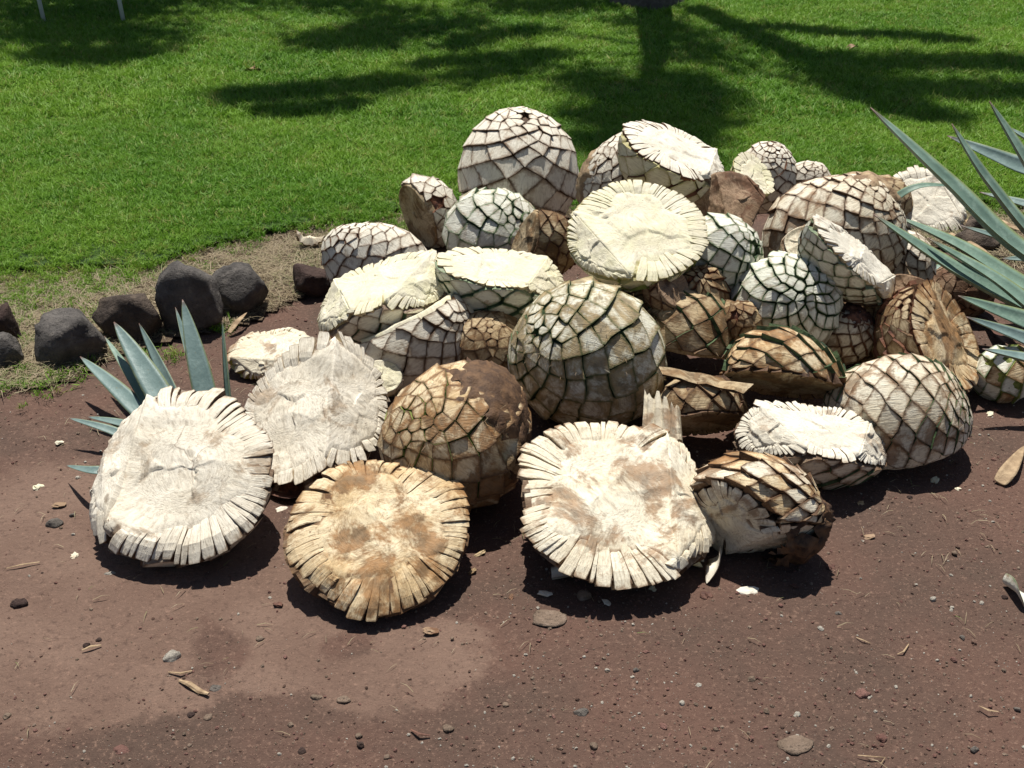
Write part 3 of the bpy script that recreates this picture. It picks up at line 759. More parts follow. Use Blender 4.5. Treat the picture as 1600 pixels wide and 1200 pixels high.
# left flank
split_root = heart('large pale half heart between the front left half and the mud caked heart', (482, 640), 0.17, (108, 118, 128), n0=(-0.40, -0.50, 0.77), roll=68, off=0.16, cuts=(((0.62, -0.42, 0.66), 0.46),), n=64,
      fm='aged', face='aged', sk='skin_red', side='skin_tan', ring=0.26, nst=34, chop=0.10, seed=5, prot=0.07, gap=0.06, tilt=0.2)
heart('small half with yellow green rind at the far left behind the split half', (420, 540), None, (60, 50, 66), n0=(-0.1, -0.2, 0.97), roll=0, n=50,
      fm='fresh', face='some', sk='skin_lime', side='rind', ring=0.4, nst=26, cuts=(((-0.2, -0.75, 0.63), 0.35),), seed=6, droop=0.3)
heart('long half heart, creamy torn cut face up, resting on top of the left flank', (586, 438), 0.33, (84, 96, 126), n0=(-0.32, -0.10, 0.93), roll=4, n=78,
      fm='white', face='fresh', sk='skin_green', side='skin_tan', ring=0.36, nst=40, chop=0.20, cuts=(((-0.75, -0.25, 0.60), 0.30), ((0.35, -0.45, 0.82), 0.42),), seed=7, prot=0.05, gap=0.05, droop=0.1, jag=0.08)
heart('pale heart with thin purple brown seams just behind the long creamy half', (590, 415), 0.16, (84, 62, 84), axis=(-60, 55), n=80, fm='white', sk='skin_red', prot=0.035, gap=0.04, seed=8, stretch=1.6)
heart('greyish cut heart with a small slit in one leaf base, below the long creamy half', (652, 535), 0.14, (92, 84, 100), n0=(-0.45, 0.25, 0.86), roll=20, off=0.55, n=85, fm='white', sk='skin_brown',
      prot=0.035, gap=0.035, seed=9, stretch=1.0, ring=0.3, side='skin_tan', face='fresh', strips=False)
heart('half heart with deep green pockets under a smooth cream cut face, left of centre', (795, 414), 0.38, (58, 92, 102), n0=(0.10, -0.10, 0.98), roll=-4, n=80, fm='mint', face='fresh', sk='skin_green', side='skin_tan',
      ring=0.30, nst=30, chop=0.10, cuts=(((0.60, -0.25, 0.77), 0.30),), seed=10, prot=0.10, gap=0.09, stretch=0.9, taper=0.08, droop=0.05)
heart('small wedge with red brown butt end lying on the grass side at the upper left', (664, 330), 0.15, (58, 52, 60), n0=(-0.80, -0.55, -0.22), roll=50, off=0.35, n=40, fm='white', sk='skin_red', face='dirty', prot=0.06, gap=0.06,
      seed=11, stretch=1.2, strips=False)
# back row
heart('tall clean white whole heart standing at the back left, topmost egg shape', (813, 270), None, (92, 92, 98), axis=(15, 76), n=84, fm='white', sk='skin_brown', prot=0.045, gap=0.045, seed=12, stretch=1.45, tilt=0.10, lump=0.03)
heart('whole heart with pointed pale green leaf bases in front of the tall white heart', (772, 362), None, (74, 70, 76), axis=(30, 35), n=62, fm='mint', sk='skin_green', prot=0.10, gap=0.09, seed=13, stretch=1.1, tilt=0.25)
heart('narrow brown fibrous piece wedged below the tall white heart', (848, 384), 0.31, (55, 34, 60), axis=(80, 15), n=60, fm='dirty', sk='skin_red', prot=0.07, gap=0.08, seed=14, stretch=1.5, hair=60, cuts=(((-0.8, -0.4, 0.3), 0.6),), strips=False)
heart('big fresh half heart with wide creamy yellow cut face mid heap', (997, 354), 0.52, (106, 92, 110), n0=(0.03, -0.45, 0.89), roll=8, n=84, fm='fresh', face='fresh', sk='skin_lime', side='fresh',
      ring=0.38, nst=54, chop=0.07, cuts=(((-0.35, -0.62, 0.70), 0.30),), seed=15, prot=0.03, gap=0.035, droop=0.1, jag=0.04, lump=0.03)
heart('scaly heart with a dry brown left flank behind the big fresh half', (1000, 292), 0.40, (92, 80, 96), axis=(-70, 30), n=125, fm='white', sk='skin_brown', prot=0.05, gap=0.06, seed=16, stretch=1.5, tilt=0.15, mud=[((-1, 0.1, 0.15), 0.65, 'leaf_dry')])
heart('half heart with its fringed cut face up, topmost piece of the heap', (1062, 226), 0.62, (84, 92, 94), n0=(0.32, -0.14, 0.93), roll=-8, n=80, fm='fresh', face='white', sk='skin_red', side='skin_red', ring=0.42, nst=44,
      chop=0.08, cuts=(((0.75, -0.25, 0.62), 0.33),), seed=17, prot=0.06, gap=0.05, droop=0.15, jag=0.10)
heart('rough brown angular chunk beside the topmost half, pitted dry flesh', (1150, 325), 0.46, (62, 56, 66), n0=(0.25, -0.6, 0.75), roll=-40, off=0.2, cuts=(((-0.75, -0.5, 0.4), 0.45), ((0.8, -0.2, -0.4), 0.55), ((0.6, -0.3, 0.8), 0.50)), n=40,
      fm='bark', face='bark', sk='skin_brown', seed=18, strips=False, chop=0.16)
heart('yellowish half heart slice between the topmost half and the red tipped heart', (1178, 272), 0.46, (34, 34, 42), n0=(0.3, -0.5, 0.8), roll=-60, n=30, fm='fresh', face='fresh', sk='skin_lime', side='rind', ring=0.4, nst=18, seed=118)
heart('heart with dark red leaf base tips at the back right of the topmost half', (1194, 278), 0.33, (46, 46, 58), axis=(20, 60), n=70, fm='white', sk='skin_red', prot=0.09, gap=0.09, seed=19, stretch=1.35, tilt=0.2)
heart('pale green heart with pointed bases under the right edge of the big fresh half', (1125, 402), 0.38, (64, 58, 66), axis=(50, 25), n=58, fm='mint', sk='skin_green', prot=0.10, gap=0.08, seed=20, stretch=1.0, tilt=0.25)
heart('small grey scaly heart half sunk in the grass at the back', (1262, 285), 0.08, (34, 30, 34), axis=(10, 50), n=46, fm='aged', sk='skin_brown', prot=0.10, gap=0.09, seed=21)
heart('low grey brown heart in the grass edge left of the leafless fringed half', (1372, 318), 0.10, (46, 38, 46), axis=(-30, 40), n=60, fm='dirty', sk='skin_brown', prot=0.09, gap=0.09, seed=22, hair=60)
heart('large weathered heart with brown dusted bases on the right of the heap', (1310, 378), 0.30, (102, 88, 108), axis=(60, 50), n=135, fm='some', sk='skin_brown', lump=0.09, prot=0.07, gap=0.07, seed=23, stretch=1.3, tilt=0.15, hair=200,
      mud=[((0.5, 0.1, 0.9), 0.5, 'leaf_dry')])
heart('half heart standing on edge, narrow white face slanting down to the right', (1347, 402), 0.44, (46, 78, 98), n0=(0.62, -0.26, 0.74), roll=-6, off=0.05, n=92, fm='mint', face='white', sk='skin_brown', side='skin_tan', ring=0.36, nst=44,
      chop=0.08, cuts=(((0.8, -0.5, 0.2), 0.45),), seed=24, prot=0.07, gap=0.09, stretch=0.9, droop=0.2, jag=0.10)
heart('heart with small white bases and deep green gaps at the right of centre', (1228, 478), 0.27, (78, 74, 80), axis=(10, 40), n=88, fm='mint', sk='skin_green', prot=0.12, gap=0.12, taper=0.08, seed=25, stretch=0.85, tilt=0.2)
heart('small reddish dark heart right of the green gapped one', (1322, 525), 0.17, (42, 40, 44), axis=(60, 60), n=60, fm='some', sk='skin_red', prot=0.09, gap=0.10, seed=26, stretch=1.2, mud=[((0.3, 0, 1), 0.7, 'leaf_red')])
# centre
heart('big whole heart with green black seams at the centre, largest of the pile', (916, 556), None, (116, 112, 122), axis=(-55, 35), n=92, fm='moss', sk='skin_green', prot=0.06, gap=0.07, seed=27, stretch=1.2, tilt=0.15,
      hair=900)
heart('brown furred heart fragment touching the right side of the big centre heart', (1070, 528), 0.20, (66, 70, 76), n0=(-0.15, -0.35, -0.92), roll=0, off=0.3, n=62, fm='dirty', face='dirty', sk='skin_green', lump=0.11, prot=0.09, gap=0.08, seed=28,
      stretch=1.0, hair=260, strips=False)
heart('tan dry husk piece standing between the big fresh half and the green gapped heart', (1097, 462), 0.30, (40, 42, 58), axis=(-20, 60), n=36, fm='dirty', sk='skin_red', lump=0.14, prot=0.12, gap=0.05, seed=29, stretch=0.6, tilt=0.3, hair=80)
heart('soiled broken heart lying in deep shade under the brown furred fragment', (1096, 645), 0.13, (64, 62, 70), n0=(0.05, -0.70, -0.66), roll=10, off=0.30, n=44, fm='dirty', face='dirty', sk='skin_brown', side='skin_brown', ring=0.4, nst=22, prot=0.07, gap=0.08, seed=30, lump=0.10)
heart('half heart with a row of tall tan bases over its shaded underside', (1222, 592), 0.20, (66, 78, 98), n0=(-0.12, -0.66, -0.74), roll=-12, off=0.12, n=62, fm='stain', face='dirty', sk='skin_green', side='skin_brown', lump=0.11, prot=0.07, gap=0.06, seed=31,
      stretch=0.65, ring=0.25, nst=30, tilt=0.15)
# right flank
heart('long half heart with a fibrous white face on the bare dirt at the right front', (1276, 664), None, (62, 108, 124), n0=(0.14, -0.16, 0.96), roll=-6, n=95, fm='some', face='white', sk='skin_green', side='skin_brown', ring=0.40, nst=42,
      chop=0.10, cuts=(((-0.45, -0.45, 0.77), 0.36), ((0.6, -0.35, 0.7), 0.42),), seed=32, prot=0.09, gap=0.09, droop=0.1, jag=0.08, stretch=0.9)
heart('domed heart lying cut side down on the dirt at the right end of the front', (1405, 655), None, (106, 98, 108), axis=(70, 20), cuts=(((0.25, -0.1, -1), 0.35),), n=130, fm='some', sk='skin_green', prot=0.045, gap=0.055, seed=34, stretch=1.5,
      tilt=0.15, strips=False)
heart('big soiled heart with a slanting pale broken face at the right side', (1462, 530), 0.20, (84, 84, 104), n0=(0.62, -0.48, 0.60), roll=-15, off=0.25, n=75, fm='dirty', face='stain', sk='skin_red', side='skin_red', ring=0.42, nst=26,
      chop=0.15, seed=35, lump=0.11, prot=0.08, gap=0.07, stretch=0.8, hair=200)
heart('small lime tinged heart at the far right edge, lowest piece there', (1568, 585), None, (44, 40, 46), axis=(60, 30), n=34, fm='mint', sk='skin_lime', prot=0.07, gap=0.06, seed=36, scale_mix=('stain', 0.3))
heart('half heart with white face and fringed lower rim beside the large agave', (1452, 310), None, (56, 40, 66), n0=(-0.12, -0.66, 0.74), roll=-35, n=60, fm='white', face='white', sk='skin_brown', side='skin_red', ring=0.34, nst=40,
      chop=0.08, cuts=(((0.45, -0.45, 0.77), 0.33),), seed=37, droop=0.25, jag=0.09)
heart('grey scaly heart showing behind the half that stands on edge', (1410, 415), 0.20, (52, 50, 54), axis=(50, 40), n=50, fm='aged', sk='skin_brown', prot=0.05, gap=0.06, seed=38)
heart('dark dead butt of bark like scales under the large agave leaves', (1500, 455), 0.09, (50, 42, 52), axis=(-20, 40), n=40, fm='bark', sk='skin_brown', prot=0.08, gap=0.10, seed=39, hair=60)
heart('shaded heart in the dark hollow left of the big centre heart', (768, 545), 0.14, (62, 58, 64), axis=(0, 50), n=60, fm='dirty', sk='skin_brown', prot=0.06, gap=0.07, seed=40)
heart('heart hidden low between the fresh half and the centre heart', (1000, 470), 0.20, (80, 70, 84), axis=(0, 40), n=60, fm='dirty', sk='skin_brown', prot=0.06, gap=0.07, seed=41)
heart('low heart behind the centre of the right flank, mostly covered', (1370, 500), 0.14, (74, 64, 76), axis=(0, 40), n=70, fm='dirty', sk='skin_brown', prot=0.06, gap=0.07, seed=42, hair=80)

# smaller broken pieces wedged between the others
heart('cream wedge with brown corner wedged left of the half that stands on edge', (1262, 385), 0.44, (36, 34, 44), axis=(40, 30), cuts=(((-0.4, -0.6, 0.7), 0.45), ((0.7, -0.4, 0.5), 0.5)), n=34, fm='some', face='some', sk='skin_red', strips=False, seed=61, prot=0.10, gap=0.1, chop=0.2)
heart('small dark tipped lump left of the green gapped heart', (1158, 505), 0.26, (34, 32, 38), axis=(-30, 40), n=34, fm='dirty', sk='skin_red', seed=62, prot=0.14, gap=0.12, tilt=0.3, lip=0.2, hair=60)
heart('broken tan wedge in the gap above the soiled heart at the right', (1412, 470), 0.28, (42, 38, 46), axis=(30, 60), cuts=(((-0.3, -0.7, 0.6), 0.4),), n=34, fm='dirty', face='bark', sk='skin_brown', strips=False, seed=63, prot=0.10, gap=0.1, chop=0.2)
heart('small cream wedge between the mud caked heart and the split half', (596, 590), 0.12, (34, 30, 40), axis=(-30, 30), cuts=(((0.2, -0.6, 0.75), 0.3),), n=30, fm='white', face='fresh', sk='skin_brown', strips=False, seed=64, prot=0.08, gap=0.1, chop=0.2)
heart('splintered brown lump under the right rim of the big fresh half', (1042, 452), 0.36, (36, 34, 42), axis=(20, 20), cuts=(((0.5, -0.6, 0.6), 0.5),), n=34, fm='bark', face='bark', sk='skin_red', strips=False, seed=65, prot=0.12, gap=0.1, tilt=0.3, chop=0.2, hair=60)
# ------------------------------------------------------------------ agave leaves
def leaf(parent, pts, wd, mat, up=(0, -0.3, 1), thick=0.010, name='leaf', base_w=0.75, cup=0.22, spines=True, tipc=True):
    """pts: base..tip control points; wd: full width at the widest place"""
    P = [Vector(p) for p in pts]; N = 22
    def cr(t):
        m = len(P)-1; f = t*m; i = min(int(f), m-1); u = f-i
        a, b, c_, d = P[max(i-1, 0)], P[i], P[i+1], P[min(i+2, m)]
        return 0.5*((2*b)+(c_-a)*u+(2*a-5*b+4*c_-d)*u*u+(3*b-a-3*c_+d)*u**3)
    V = []; E = []; T = []; Fc = []; US = (-1, -0.6, -0.2, 0.2, 0.6, 1); K = 12
    org = P[0]
    for i in range(N+1):
        t = i/N; c_ = cr(t); tg = (cr(min(1, t+0.02))-cr(max(0, t-0.02))).normalized()
        upv = Vector(up); sd_ = tg.cross(upv).normalized(); un = sd_.cross(tg).normalized()
        if t < 0.35: ww = base_w+(1-base_w)*math.sin(t/0.35*math.pi/2)
        else: ww = max(0.0, 1-((t-0.35)/0.65)**1.7)
        ww = max(ww, 0.035)*wd/2
        th = thick*(1-0.75*t)*min(1, ww/(0.3*wd/2)+0.15)
        for u in US:
            V.append(c_+sd_*u*ww+un*(cup*ww*u*u+th*0.5*(1-u*u)*0.2)); E.append(abs(u)); T.append(t)
        for u in US[::-1]:
            V.append(c_+sd_*u*ww*0.99+un*(cup*ww*u*u-th*(1-abs(u)**3)-0.0006)); E.append(abs(u)*0.97); T.append(t)
        if i < N:
            for q in range(K): a = i*K+q; b = i*K+(q+1) % K; Fc.append((a, b, b+K, a+K))
    Fc.append(tuple(range(K))[::-1]); Fc.append(tuple(N*K+q for q in range(K)))
    loc = parent.location if parent is not None else org
    V = [v-loc for v in V]
    me = bpy.data.meshes.new(name); me.from_pydata([tuple(v) for v in V], [], [f[::-1] for f in Fc])
    a = me.attributes.new('tip', 'FLOAT', 'POINT'); a.data.foreach_set('value', T if tipc else [0.0]*len(T))
    o = link(name, me, [mat], parent, True, E)
    if parent is None: o.location = loc
    return o

c, _ = at_z(318, 700); c.z = 0
young = empty('agave_plant', c, 'young blue green agave with narrow upright leaves behind the front left half heart', 'agave plant')
bz = Vector((c.x, c.y, 0.03))
def yl(tip, Yt0, w_, baseoff=(0, 0), mid=None, up=(0.1, -1, 0.5), m='leaf_blue'):
    Yt = Yt0+0.12; tp = at_y(tip[0], tip[1], Yt); b = bz+Vector((baseoff[0], baseoff[1], 0))
    md = (b+tp)/2+Vector((0, 0, 0.012)) if mid is None else at_y(*mid)
    leaf(young, [b, md, tp], w_, M[m], up, 0.008)
yl((125, 557), 3.00, 0.055, (-0.12, 0.02), None, (0.5, -1, 0.8))
yl((163, 525), 3.05, 0.036, (-0.11, 0.02), None, (0.5, -0.8, 0.5), 'leaf_grey')
yl((178, 503), 3.00, 0.078, (-0.05, 0.00), None, (0.4, -1, 0.4))
yl((217, 505), 3.10, 0.050, (-0.04, 0.03), None, (-0.3, -1, 0.4))
yl((285, 468), 2.95, 0.068, (0.04, 0.0), None, (0.35, -1, 0.2))
yl((274, 480), 3.00, 0.040, (0.02, 0.03), None, (0.9, -0.8, 0.2))
yl((347, 500), 2.90, 0.042, (0.09, 0.0), None, (-0.8, -0.6, 0.1), 'leaf_grey')
yl((107, 653), 2.70, 0.030, (-0.12, -0.06), None, (0.1, -0.6, 1))
yl((103, 727), 2.50, 0.028, (-0.14, -0.16), (150, 735, 2.50), (0.1, -0.6, 1))
yl((136, 651), 2.80, 0.030, (-0.10, 0), None, (0.1, -0.6, 1))

c = at_y(1790, 560, 3.45); c.z = 0.0
big = empty('agave_plant', c, 'large grey green agave whose long leaves reach in from the right edge', 'agave plant')
def bl(pxs, w_, up=(0.1, -0.25, 1), m='leaf_grey', th=0.022):
    pts = [at_y(x, y, Y) for (x, y, Y) in pxs]; leaf(big, pts, w_, M[m], up, th, cup=0.35)
bl([(1810, 520, 3.5), (1600, 398, 3.45), (1480, 285, 3.5), (1360, 168, 3.6)], 0.125)
bl([(1800, 500, 3.7), (1640, 395, 3.75), (1545, 285, 3.8), (1487, 193, 3.9)], 0.085, (0.2, -0.3, 0.8))
bl([(1780, 520, 3.8), (1660, 350, 3.9), (1595, 240, 4.0), (1546, 158, 4.1)], 0.095, (0.3, -0.35, 0.6))
bl([(1800, 470, 4.0), (1680, 300, 4.05), (1580, 255, 4.1), (1480, 212, 4.2)], 0.100, (-0.1, -0.7, 0.8), 'leaf_blue')
bl([(1800, 580, 3.3), (1620, 488, 3.3), (1490, 420, 3.35), (1365, 335, 3.45)], 0.105, (0.1, -0.3, 1))
bl([(1800, 540, 3.5), (1620, 458, 3.5), (1500, 385, 3.6), (1402, 338, 3.7)], 0.085, (0.1, -0.3, 1))
bl([(1800, 560, 3.25), (1640, 515, 3.2), (1570, 490, 3.2), (1497, 462, 3.2)], 0.075, (-0.2, -0.7, 1))
bl([(1800, 600, 3.15), (1660, 555, 3.1), (1590, 525, 3.1), (1510, 495, 3.1)], 0.065, (-0.2, -0.7, 1), 'leaf_blue')
bl([(1790, 440, 3.8), (1680, 412, 3.8), (1625, 405, 3.8), (1565, 404, 3.8)], 0.060, (0, -0.7, 1), 'leaf_blue')
bl([(1800, 610, 3.2), (1660, 520, 3.22), (1560, 440, 3.3), (1450, 372, 3.4)], 0.085, (0.1, -0.3, 1))
bl([(1800, 640, 3.0), (1680, 585, 2.98), (1610, 562, 2.98), (1535, 545, 2.98)], 0.065, (0.1, -0.3, 1), 'leaf_blue')
bl([(1800, 460, 4.1), (1700, 360, 4.2), (1620, 325, 4.3), (1530, 300, 4.4)], 0.075, (0, -0.5, 1), 'leaf_blue')
bl([(1800, 430, 4.2), (1700, 300, 4.4), (1640, 240, 4.5), (1570, 196, 4.6)], 0.080, (0.2, -0.4, 0.8), 'leaf_blue')
bl([(1800, 500, 3.9), (1680, 430, 4.0), (1600, 385, 4.05), (1500, 352, 4.1)], 0.070, (0, -0.5, 1), 'leaf_blue')
bl([(1790, 640, 3.3), (1860, 500, 3.2), (1900, 380, 3.1), (1930, 300, 3.0)], 0.14, (-0.7, 0.2, 0.5))
bl([(1790, 640, 3.5), (1830, 400, 3.7), (1840, 250, 3.9), (1850, 120, 4.0)], 0.14, (0, -1, 0.3))
o = leaf(None, [at_y(1378, 352, 3.9), at_y(1398, 312, 3.9), at_y(1440, 290, 3.9), at_y(1505, 292, 3.95)], 0.035, M['leaf_grey'], (0, -0.5, 1), 0.006, name='loose_leaf')
props(o, 'thin curled green leaf arching over the fringed half beside the large agave', 'leaf')

# loose dry leaves and strips
def loose(pts, w_, m, label, up=(0, -0.2, 1), name='dry_leaf', th=0.005, cat='leaf', group=None, cup=0.25, bw=0.75):
    o = leaf(None, [at_z(x, y, z)[0] for x, y, z in pts], w_, M[m], up, th, name=name, tipc=False, cup=cup, base_w=bw); props(o, label, cat, group); return o
loose([(1562, 755, 0.01), (1580, 730, 0.03), (1600, 697, 0.02)], 0.045, 'leaf_dry', 'brown curled dry leaf on bare dirt at the right edge')
loose([(425, 765, 0.012), (455, 772, 0.02), (478, 765, 0.015)], 0.05, 'leaf_red', 'purple brown chip lying between the two leftmost halves')
loose([(1345, 330, 0.42), (1390, 350, 0.36), (1412, 395, 0.28), (1425, 440, 0.2)], 0.03, 'leaf_dry', 'long dry strap draped over the right shoulder of the weathered heart')
loose([(1240, 300, 0.40), (1290, 293, 0.45), (1345, 305, 0.42), (1385, 345, 0.34)], 0.03, 'leaf_dry', 'arched dry strap along the crest of the weathered heart')
loose([(1240, 440, 0.40), (1262, 400, 0.42), (1290, 350, 0.50)], 0.014, 'leaf_red', 'thin red brown strip leaning left of the half that stands on edge')
loose([(1480, 365, 0.03), (1530, 392, 0.06), (1590, 440, 0.04)], 0.05, 'leaf_dry', 'dry tan leaf on the dirt beneath the large agave')
loose([(1450, 425, 0.03), (1480, 418, 0.05), (1515, 420, 0.03)], 0.05, 'leaf_grey', 'short cut green leaf stub beneath the large agave leaves')
loose([(1545, 500, 0.02), (1570, 530, 0.04), (1598, 545, 0.02)], 0.05, 'leaf_red', 'dark dry leaf near the right edge above the lime tinged heart')
loose([(1440, 612, 0.015), (1475, 618, 0.02), (1510, 612, 0.012)], 0.03, 'leaf_dry', 'dry sliver in the shade below the big soiled heart')
loose([(1510, 350, 0.02), (1550, 345, 0.04), (1600, 362, 0.03)], 0.06, 'leaf_dry', 'dry grey brown leaf behind the large agave at the grass edge')
loose([(358, 520, 0.02), (372, 502, 0.045), (386, 488, 0.05)], 0.022, 'leaf_dry', 'grey brown split stick beside the dark round stone')

# chips of leaf base
def chip(pts, w_, m, label, th=0.012, up=(0, -0.2, 1), cup=0.5, group=None, name='agave_chip', bw=0.8):
    o = leaf(None, [at_z(x, y, z)[0] for x, y, z in pts], w_, M[m], up, th, name=name, tipc=False, cup=cup, base_w=bw)
    props(o, label, 'agave chip', group); return o
chip([(1122, 868, 0.03), (1118, 885, 0.035), (1104, 912, 0.004)], 0.052, 'white', 'smooth white curved chip on the dirt right of the wide front half', 0.006, (-1, -0.4, 0.6), 0.5, bw=1.0)
chip([(862, 898, 0.008), (900, 892, 0.02), (932, 893, 0.012)], 0.045, 'white', 'flat white chip in the shadow under the wide front half')
chip([(1046, 858, 0.02), (1070, 872, 0.025), (1098, 886, 0.008)], 0.045, 'fresh', 'pale chip with green edge poking out under the wide front half')
chip([(1078, 858, 0.015), (1090, 868, 0.02), (1100, 878, 0.006)], 0.03, 'white', 'tiny white chip next to the green edged chip')
chip([(1572, 908, 0.012), (1592, 925, 0.03), (1604, 952, 0.012)], 0.045, 'mint', 'green and cream leaf base scrap at the right edge of the picture', 0.008, (0.6, -0.6, 0.6), 0.5)
chip([(1155, 645, 0.2), (1172, 700, 0.14), (1190, 760, 0.09)], 0.0, 'dirty', 'x') if False else None
def slab(label, c4, th, mat, side, name='agave_chip', jag=0.12, nu=14, nv=6, seed=0, parent=None):
    """split piece of flesh: c4 = four corners (px, py, z) top-left, top-right, bottom-right, bottom-left"""
    r = random.Random(seed); C4 = [at_z(*q)[0] for q in c4]; o0 = sum(C4, Vector())/4; nm = (C4[1]-C4[0]).cross(C4[3]-C4[0]).normalized()
    if nm.y > 0: nm = -nm
    ju = [r.uniform(-jag, jag) for _ in range(nu+1)]; V = []; Fc = []; mi = []
    for side_ in (0, 1):
        for j in range(nv+1):
            for i in range(nu+1):
                u, v = i/nu, j/nv; vv = v+ju[i]*(1-v)**2+ju[-i]*0.5*v**3
                p = (C4[0].lerp(C4[1], u)).lerp(C4[3].lerp(C4[2], u), vv)-o0
                rg_ = 0.004*math.sin(i*2.1+seed)+0.004*noise.noise(p*40)
                V.append(p+nm*((th/2+rg_) if side_ == 0 else (-th/2)))
    W_ = nu+1; n1 = W_*(nv+1)
    for j in range(nv):
        for i in range(nu):
            a = j*W_+i; Fc.append((a, a+1, a+W_+1, a+W_)); mi.append(0); Fc.append((n1+a, n1+a+W_, n1+a+W_+1, n1+a+1)); mi.append(0)
    for j in range(nv):
        for i in (0, nu): a = j*W_+i; Fc.append((a, a+W_, n1+a+W_, n1+a)); mi.append(1)
    for i in range(nu):
        for j in (0, nv): a = j*W_+i; Fc.append((a, a+1, n1+a+1, n1+a)); mi.append(1)
    o = mk(name, V, Fc, [M[mat], M[side]], None, False, mi); o.location = o0
    if parent is not None: o.parent = parent; o.location = o0-parent.location; return o
    return props(o, label, 'agave chip')
slab('upright jagged cream fragment between the centre heart and the shaded heart', [(1008, 618, 0.27), (1062, 636, 0.26), (1066, 690, 0.19), (1004, 684, 0.19)], 0.03, 'some', 'skin_tan', seed=3, jag=0.2)
slab('splintered fibrous sliver sticking out to the right under the brown furred fragment', [(1030, 574, 0.26), (1176, 602, 0.25), (1160, 616, 0.24), (1035, 586, 0.25)], 0.008, 'dirty', 'skin_brown', seed=4, jag=0.2, nu=9)
chip([(386, 110, 0.06), (397, 108, 0.085), (408, 110, 0.06)], 0.06, 'dirty', 'small pale chip far out on the lawn')
chip([(1325, 78, 0.06), (1333, 72, 0.085), (1342, 74, 0.06)], 0.05, 'bark', 'small brown chip in the tree shadow on the lawn')
# curled chip with two horns on the verge
p0, t0 = at_z(486, 380, 0.03); k0 = t0/F; V = []; Fc = []; NN = 16
for i in range(NN+1):
    a_ = math.radians(-172+164*i/NN); e_ = math.sin(math.pi*i/NN)
    for (rr, yy) in ((22, -9*e_-1), (24, 0), (22, 10*e_+1), (22-13*e_-1, 8*e_+1), (22-16*e_-1, 0), (22-13*e_-1, -7*e_-1)):
        j_ = 1+0.08*math.sin(i*2.7+rr); V.append(Vector((math.cos(a_)*rr*j_, yy, math.sin(a_)*rr*0.85*j_+(6 if i < 3 else 0)))*k0)
for i in range(NN):
    for q in range(6): a_ = i*6+q; b_ = i*6+(q+1) % 6; Fc.append((a_, b_, b_+6, a_+6))
Fc.append(tuple(range(6))[::-1]); Fc.append(tuple(NN*6+q for q in range(6)))
o = mk('agave_chip', V, Fc, [M['some'], M['dirty']], None, False, [1 if (f % 6) in (0, 1) else 0 for f in range(NN*6)]+[0, 0]); o.location = (p0.x, p0.y, 0.02+21*k0); o.rotation_euler = (-0.30, 0.1, 0.1)
props(o, 'two horned curled chip standing alone on the verge left of the heap', 'agave chip')

# ------------------------------------------------------------------ lava stones
def stone(label, px, py, rx, ry, rz, mat, seed, zc=None, name='lava_stone', cat='stone', group='dark lava stones edging the lawn', rough=0.17, sub=4, yaw=0):
    rm_ = 0.1; z0 = 0.1
    for _ in range(4):
        p_, t_ = at_z(px, py, z0); k = t_/F; z0 = rz*k*0.72 if zc is None else zc
    bm = bmesh.new(); bmesh.ops.create_icosphere(bm, subdivisions=sub, radius=1.0)
    of = Vector((seed*3.7, seed*1.3, 5)); r_ = random.Random(seed)
    pl = [(Vector((r_.gauss(0, 1), r_.gauss(0, 1), r_.gauss(0, 0.8))).normalized(), r_.uniform(0.55, 0.82)) for _ in range(14)]
    for v in bm.verts:
        d = v.co.normalized(); s_ = 1.0
        for n_, o_ in pl:
            dn = d.dot(n_)
            if dn > 0.01: s_ = min(s_, o_/dn)
        s_ = s_*0.93+0.07
        s_ *= 1.10; s_ *= 1+rough*0.35*noise.noise(d*1.6+of)+rough*0.28*noise.fractal(d*5+of, 0.9, 2.1, 4)
        v.co = Vector((d.x*s_*rx*k, d.y*s_*ry*k, d.z*s_*rz*k))
    for v in bm.verts: v.co.z += z0
    me = bpy.data.meshes.new(name); bm.to_mesh(me); bm.free()
    o = link(name, me, [M[mat]], None, True); o.location = (p_.x, p_.y, 0); o.rotation_euler[2] = yaw
    return props(o, label, cat, group)
stone('tallest rounded black lava stone, upright beside its rounder neighbour', 301, 472, 50, 44, 64, 'lava', 1)
stone('round black lava stone nearest the pile on the right of the tallest one', 376, 458, 47, 40, 44, 'lava', 2)
stone('rough brownish lava stone with a dark hollow, left of the tallest stone', 204, 498, 58, 44, 44, 'lavabrown', 3)
stone('broad flat faced dark lava stone, second from the left edge', 110, 528, 62, 46, 52, 'lava', 5)
stone('reddish lava stone cut off by the left edge of the picture', 4, 512, 32, 34, 38, 'lavared', 6)
stone('lower black lava stone at the left edge under the reddish one', 2, 553, 38, 30, 32, 'lava', 7)
stone('low red brown lava stone behind the long creamy half heart', 487, 440, 38, 28, 30, 'lavared', 8)
stone('small brown stone lying under the large agave at the right', 1530, 352, 28, 24, 22, 'lavabrown', 9)
stone('brown clod of earth below the fringed half at the right', 1530, 375, 40, 30, 18, 'lavabrown', 10, group=None)

